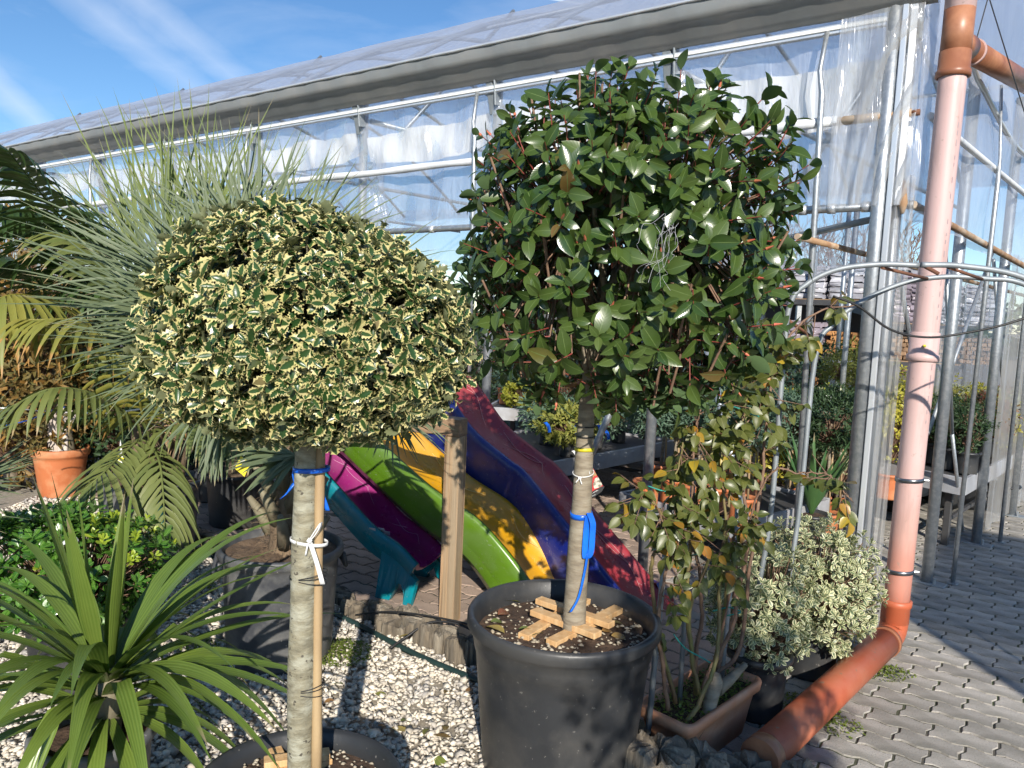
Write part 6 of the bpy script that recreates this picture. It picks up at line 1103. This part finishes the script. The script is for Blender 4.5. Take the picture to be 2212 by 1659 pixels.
for k, (px, py, Y, hh) in enumerate(((2065, 900, 6.9, .5), (2110, 900, 6.9, .52), (2180, 930, 6.8, .5), (2020, 900, 7.2, .5), (1960, 900, 6.6, .5))):
    c = atY(px, py, Y); stockpot('potblack', c, 0.02, .14, .24, 'black nursery pot standing behind the pale bench'); bush('golden_column', 'narrow golden yellow column shrub behind the pale bench', 'plant', (c[0], c[1], .25+hh), (.12, .12, hh), 'obo', M['euon'], 150, .055, 7, group=IN, base=.24, seed=540+k, up=1.2)
for k, (px, py, Y) in enumerate(((1640, 960, 6.2), (1690, 950, 6.4), (1740, 950, 6.6), (1790, 940, 6.8), (1560, 960, 6.6), (1500, 950, 7.0), (1820, 950, 6.2), (1600, 930, 7.2))):
    c = atY(px, py, Y); stockpot('potblack', c, .02, .14, .24, 'black nursery pot standing behind the juniper standards'); bush('yellow_edged_shrub', 'yellow-edged shrub standing behind the juniper standards', 'plant', (c[0], c[1], .26+.38), (.2, .2, .42), 'obo', M[('euon', 'euon', 'pitto_var', 'lime')[k % 4]], 150, .06, 7, group=IN, base=.24, seed=560+k, up=1.0)
for k, (px, Y, s_) in enumerate(((1660, 9, .5), (1760, 9.5, .55), (1560, 9.6, .6), (1460, 10, .6), (1360, 10.2, .6), (1240, 10.4, .6), (1130, 10.6, .6), (1030, 10.8, .6), (1850, 8.8, .4))):
    c = atY(px, 800, Y); bush('back_row_conifer', 'conifer standing in the back row of the greenhouse', 'plant', (c[0], c[1], .72), (s_, .4, .68), 'spray', M[('juniper', 'yew', 'junipergold')[k % 3]], 330, .12, 6, group='conifers in the back row of the greenhouse', base=0.0, stem=.03, seed=600+k)
c = atY(1812, 900, 8.2); bush('topiary_ball', 'small golden topiary ball on a stem in front of the white sign', 'plant', (*c[:2], 1.16), (.17, .17, .15), 'spray', M['junipergold'], 200, .06, 7, base=.95, seed=640, stem=.014); obj('stem_pole', tube([(c[0], c[1], .0), (c[0], c[1], 1.05)], .014, 7), M['barkp'], bpy.data.objects['topiary_ball'], True)
# sword leaves beside the corner column
c = atY(1765, 960, 5.2); il = thing('sword_leaf_plant', 'tuft of broad sword-shaped leaves behind the dark juniper standards', 'plant', (c[0], c[1], .3), IN); stockpot('potblack', c, .02, .13, .3, 'black nursery pot of the sword-leaved plant')
for k in range(16): a = k*2.4; V, F, U = blade(np.array([c[0], c[1], .3]), (math.cos(a)*.5, math.sin(a)*.5, 1), (-math.cos(a), -math.sin(a), .3), rng.uniform(.5, .66), .05, .05, 6, .3); obj('sword_leaf', (V, F), M['iris'], il, True, U, np.full(len(V), rng.random()))
# white sign with printed tomatoes
sgn = thing('price_sign', 'white board with red fruit pictures standing among the plants', 'sign', atY(1815, 830, 8.6)); obj('board', plate([(1793, 777), (1842, 779), (1838, 838), (1789, 836)], 8.6, .01), M['signw'], sgn)
for p_, m_ in (([(1800, 784), (1808, 784), (1807, 790), (1799, 790)], 'greenp'), ([(1799, 790), (1808, 790), (1806, 801), (1797, 800)], 'red'), ([(1814, 788), (1820, 788), (1819, 796), (1813, 796)], 'red'), ([(1815, 824), (1826, 824), (1824, 832), (1813, 832)], 'red')): obj('fruit_picture', plate(p_, 8.59, .004), M[m_], sgn)
for yy in (806, 810, 814): obj('text_line', plate([(1797, yy), (1824, yy+.6), (1824, yy+2), (1797, yy+1.4)], 8.59, .003), M['sticker'], sgn)
obj('sign_post', tube([atY(1815, 836, 8.62), np.array([*atY(1813, 836, 8.62)[:2], 0])], .015, 8), M['zinc'], sgn)
for k, (px, py, Y, m_, lab) in enumerate(((1183, 921, 5.75, 'bluetape', 'bright blue tag hooked on the blue-green juniper'), (1242, 928, 5.9, 'bluetape', 'blue tag with white loop on the juniper'), (1294, 924, 6.0, 'bluetape', 'small blue tag on the spreading juniper'), (1311, 937, 6.0, 'bluetape', 'dark blue tag low on the spreading juniper'), (1085, 822, 7.9, 'bluetape', 'blue tag on a stick at the far bench'), (1372, 858, 6.2, 'yeltag', 'yellow tag beside the galvanised post'), (1243, 982, 5.9, 'white', 'white label on the black pot of the grey bench'), (1970, 870, 6.0, 'white', 'white tag among the yellow-edged shrubs'), (1792, 862, 6.0, 'white', 'white tag above the sword-leaved plant'))):
    p = atY(px, py, Y); tag(obj('plant_tag', ribbon(cr([p+np.array([-.02, 0, .03]), p+np.array([0, -.01, .012]), p+np.array([.012, -.012, -.02]), p+np.array([.015, -.006, -.045])], 8), .026, (.9, .3, .2)), M[m_]), lab, 'tag')
# ---------------- yard behind: shed, racks, bags, trees ----------------
def shed():
    t = thing('storage_shed', 'open storage shed with a dark corrugated roof beyond the greenhouse', 'shed', atZ(1740, 760, 0)*0+np.array([*atY(1740, 700, 17)[:2], 0])); a, b = atY(1560, 575, 19), atY(1905, 668, 15.5)
    d = nrm(b-a); back = np.array([.5, 3.5, .9]); n = 60; V, F = [], []
    for i in range(n+1):
        p = a+(b-a)*i/n; h = .03*(i % 2); V += [p+np.array([0, 0, h]), p+back+np.array([0, 0, h]), p+np.array([0, 0, h-.05]), p+back+np.array([0, 0, h-.05])]
    for i in range(n): k = i*4; F += [(k, k+4, k+5, k+1), (k+2, k+3, k+7, k+6), (k, k+2, k+6, k+4)]
    obj('roof', (np.array(V), F), M['roof'], t); obj('fascia', beam(a-np.array([0, 0, .14]), b-np.array([0, 0, .14]), .06, .16), M['zincdull'], t)
    obj('back_wall', beam(np.array([a[0], a[1]+2.6, 1.5]), np.array([b[0]+.3, b[1]+2.6, 1.3]), .1, 2.8), M['shedwall'], t)
    for f in (.02, .3, .55, .8, .98): p = a+(b-a)*f; obj('post', cbox((p[0], p[1]+.1, (p[2]-.2)/2), (.05, .05, (p[2]-.2)/2)), M['zinc'], t)
    for f in np.linspace(.05, .95, 10): p = a+(b-a)*f; obj('rafter', beam(p-np.array([0, 0, .2]), p+back-np.array([0, 0, .2]), .05, .1), M['shedwall'], t)
    return t
shed()
def shed2():
    a, b = atY(1930, 657, 14.5), atY(2075, 676, 13.5); t = thing('cream_edged_shed', 'low shed roof with a cream fascia board beyond the drainpipe', 'shed', (*((a+b)/2)[:2], 0)); obj('fascia', beam(a, b, .05, .17), M['fascia'], t); obj('roof', beam(a+np.array([0, 1.6, .16]), b+np.array([0, 1.6, .16]), 3.2, .06), M['roof'], t)
    for f in (.05, .95): p = a+(b-a)*f; obj('post', cbox((p[0], p[1]+.1, (p[2]-.08)/2), (.05, .05, (p[2]-.08)/2)), M['zinc'], t)
    obj('back_wall', beam(np.array([a[0], a[1]+3, 1.0]), np.array([b[0], b[1]+3, 1.0]), .1, 2.0), M['shedwall'], t)
shed2()
BK = (lambda: None)
def rack(label, p0, p1, levels, dep=1.0, group='pallet racks in the yard'):
    t = thing('pallet_rack', label, 'rack', (*((p0+p1)/2)[:2], 0), group); d = nrm(np.array([*(p1-p0)[:2], 0])); n = np.array([-d[1], d[0], 0]); n = n if n[1] > 0 else -n; L = np.linalg.norm((p1-p0)[:2]); top = max(levels)+.9
    for i in range(int(L/1.35)+1):
        for s in (0, dep): p = np.array([*p0[:2], 0])+d*min(i*1.35, L)+n*s; obj('upright', cbox(p+np.array([0, 0, top/2]), (.04, .04, top/2), (d, n, (0, 0, 1))), M['zinc'], t)
    for z in levels:
        for s in (0, dep): a = np.array([*p0[:2], z])+n*s; obj('shelf_beam', beam(a, a+d*L, .05, .1), M['benchdark'], t)
        a = np.array([*p0[:2], z+.055])+n*dep/2; obj('shelf_deck', beam(a, a+d*L, dep, .02), M['pallet'], t)
    return d, n
def stack(name, label, c, d, n, w, dp_, h, rows, mat, group):
    t = thing(name, label, 'bags', c, group)
    for r in range(rows):
        for k in range(2):
            zz = c[2]+h*(r+.5)/rows; a = np.asarray(c)+d*w*(k-.5)*.5; V, F = cbox((a[0], a[1], zz), (w*.27, dp_/2*(.95+.08*rng.random()), h/rows*.56), (d, n, (0, 0, 1)), h/rows*.4); V = np.array(V)+rng.normal(size=(len(V), 3))*.012; obj('bag', (V, F), M[mat], t, True)
def crate(name, label, c, d, n, w, dp_, h, mat, rows, cols, group, cat):
    t = thing(name, label, cat, c, group)
    for r in range(rows):
        for k in range(cols): a = np.asarray(c)+d*w*((k+.5+.5*(r % 2)*(cols > 2))/cols-.5); V, F = cbox((a[0], a[1], c[2]+h*(r+.5)/rows), (w/cols*.46, dp_/2, h/rows*.45), (d, n, (0, 0, 1)), .01); obj('piece', (np.array(V)+rng.normal(size=(len(V), 3))*.006, F), M[mat], t)
p0, p1 = atY(1600, 700, 15.2), atY(1880, 720, 13.6); d, n = rack('long pallet rack of bagged soil below the dark corrugated roof', p0, p1, (1.02, 2.0))
for i in range(5):
    b = np.array([*p0[:2], 0])+d*(.55+i*.68)+n*.5; stack('bag_stack', 'shrink-wrapped pallet of pale soil bags on the upper shelf', (*b[:2], 2.075), d, n, .6, .8, .6, 6, 'bag', 'soil bag pallets on the racks'); (stack('bag_stack', 'shrink-wrapped pallet of bags on the middle shelf', (*b[:2], 1.085), d, n, .6, .8, .55, 5, 'bagmauve', 'bag pallets on the middle shelf') if i % 2 else crate('brick_pallet', 'pallet of ochre bricks on the middle shelf of the rack', (*b[:2], 1.085), d, n, .6, .7, .4, 'brick', 5, 4, 'brick pallets on the racks', 'bricks')); crate('brick_pallet', 'pallet of ochre blocks standing on the ground under the rack', (*b[:2], 0.0), d, n, .62, .7, .6, 'brick', 6, 4, 'block pallets under the racks', 'bricks')
p0, p1 = atY(1915, 720, 12.8), atY(2080, 730, 12.2); d, n = rack('short pallet rack of silver bags below the cream fascia', p0, p1, (1.0, 1.62))
for i, m_ in enumerate(('bagmauve', 'bag', 'bag')): b = np.array([*p0[:2], 0])+d*(.3+i*.5)+n*.5; stack('bag_stack', ('tall pallet of mauve shrink-wrapped bags below the cream fascia', 'pallet of silvery stacked bags beside the drainpipe', 'pallet of silvery stacked bags beside the drainpipe')[i], (*b[:2], 1.695), d, n, .46, .8, .80 if i == 0 else .62, 9, m_, None if i == 0 else 'silvery bag pallets'); crate('firewood_stack', 'stack of split firewood on the lower shelf of the short rack', (*b[:2], 1.075), d, n, .46, .7, .42, 'firewood', 6, 5, 'firewood on the short rack', 'firewood')
def baretree(px, Y, h, seed):
    r = np.random.default_rng(seed); b = atY(px, 700, Y); b[2] = 0; t = thing('bare_tree', 'bare leafless tree behind the storage sheds', 'tree', b, 'bare trees behind the sheds'); obj('trunk', tube(wander(b, b+np.array([.1, 0, h*.55]), 6, .1, seed), np.linspace(.09, .05, 6), 8), M['twig'], t, True); a0, b0 = [], []; br = [(b+np.array([0, 0, h*(.25+.3*r.random())]), nrm(r.normal(size=3)*np.array([.6, .6, .2])+np.array([0, 0, 1])), h*.42) for _ in range(14)]
    for lvl in range(4):
        nb_ = []
        for p, d, l in br:
            e = p+d*l; a0.append(p); b0.append(e)
            for _ in range(3): nb_.append((p+d*l*r.uniform(.4, 1), nrm(d+r.normal(size=3)*.45+np.array([0, 0, .15])), l*.55))
        br = nb_[:400]
    V1, F1 = sticks(np.array(a0), np.array(b0), .012, .006, 4); o = obj('branches', (V1, F1), M['twig'], t); o['kind'] = 'stuff'
for k, (px, Y, h) in enumerate(((1640, 24, 4.6), (1740, 25, 4.7), (1850, 24, 4.6), (1960, 26, 4.4), (1560, 27, 5))): baretree(px, Y, h, 700+k)
# far hedge closing the view
n = 5000; P = np.c_[rng.uniform(-60, 60, n), 46+rng.normal(size=n)*1.2, rng.uniform(.1, 3.2, n)]; D = sph(n); hd = scatter(None, 'spray', M['yew'], P, D, sph(n), rng.uniform(.8, 1.5, n), 0, rest='far_hedge'); tag(hd, 'far dark line of hedge and trees closing the view', 'hedge', kind='stuff')
# ---------------- unseen shade casters added behind the camera ----------------
ns = thing('shade_caster_bay', 'unseen film-covered bay added to shade the paving by the drainpipe', 'greenhouse', (4.8, -1.4, 0)); fpnt = [(2.84, -1.36), (4.2, .62), (6.7, -1.2), (5.3, -3.2)]; V = np.array([(*p, z) for z in (0, 2.84) for p in fpnt]); obj('wall', (V, [(0, 1, 5, 4), (1, 2, 6, 5), (2, 3, 7, 6), (3, 0, 4, 7)]), M['filmroof'], ns); obj('roof', (np.array([(*p, 2.84) for p in fpnt]+[(*p, 2.9) for p in fpnt]), [(0, 3, 2, 1), (4, 5, 6, 7), (0, 1, 5, 4), (1, 2, 6, 5), (2, 3, 7, 6), (3, 0, 4, 7)]), M['filmroof'], ns); [obj('post', tube([(*p, 0), (*p, 2.86)], .03, 8), M['zinc'], ns, True) for p in fpnt+[(3.55, -.52), (3.9, -.02)]]  # added out of view to cast the paving shadow; film lets part of the sun through
rng = np.random.default_rng(77); bt_ = thing('shade_caster_tree', 'unseen slim tree with sparse leaves added to dapple the photinia pot with shade', 'tree', (1.25, -1.0, 0)); b = np.array([1.25, -1.0, 0]); obj('trunk', tube([b, b+np.array([0, 0, 1.2]), b+np.array([.02, 0, 1.9])], [.035, .03, .02], 10), M['barkp'], bt_, True)  # added out of view; its crown dapples the pot, trough and ground pipe
s, nn = crown(260, b+np.array([-.05, 0, 2.15]), (.62, .5, .55), 2.2, .2, 1.05); lp, ld, ln, ll, sb, st_ = shoots(s, nn, 6, .08, .5, (.6, 1.4), .12, .5); scatter(bt_, 'ova', M['rose'], lp, ld, ln, ll, 0); V1, F1 = sticks(np.tile(b+np.array([0, 0, 1.7]), (len(sb), 1))+rng.normal(size=(len(sb), 3))*.02, sb, .008, .004, 5); obj('twigs', (V1, F1), M['twig'], bt_)
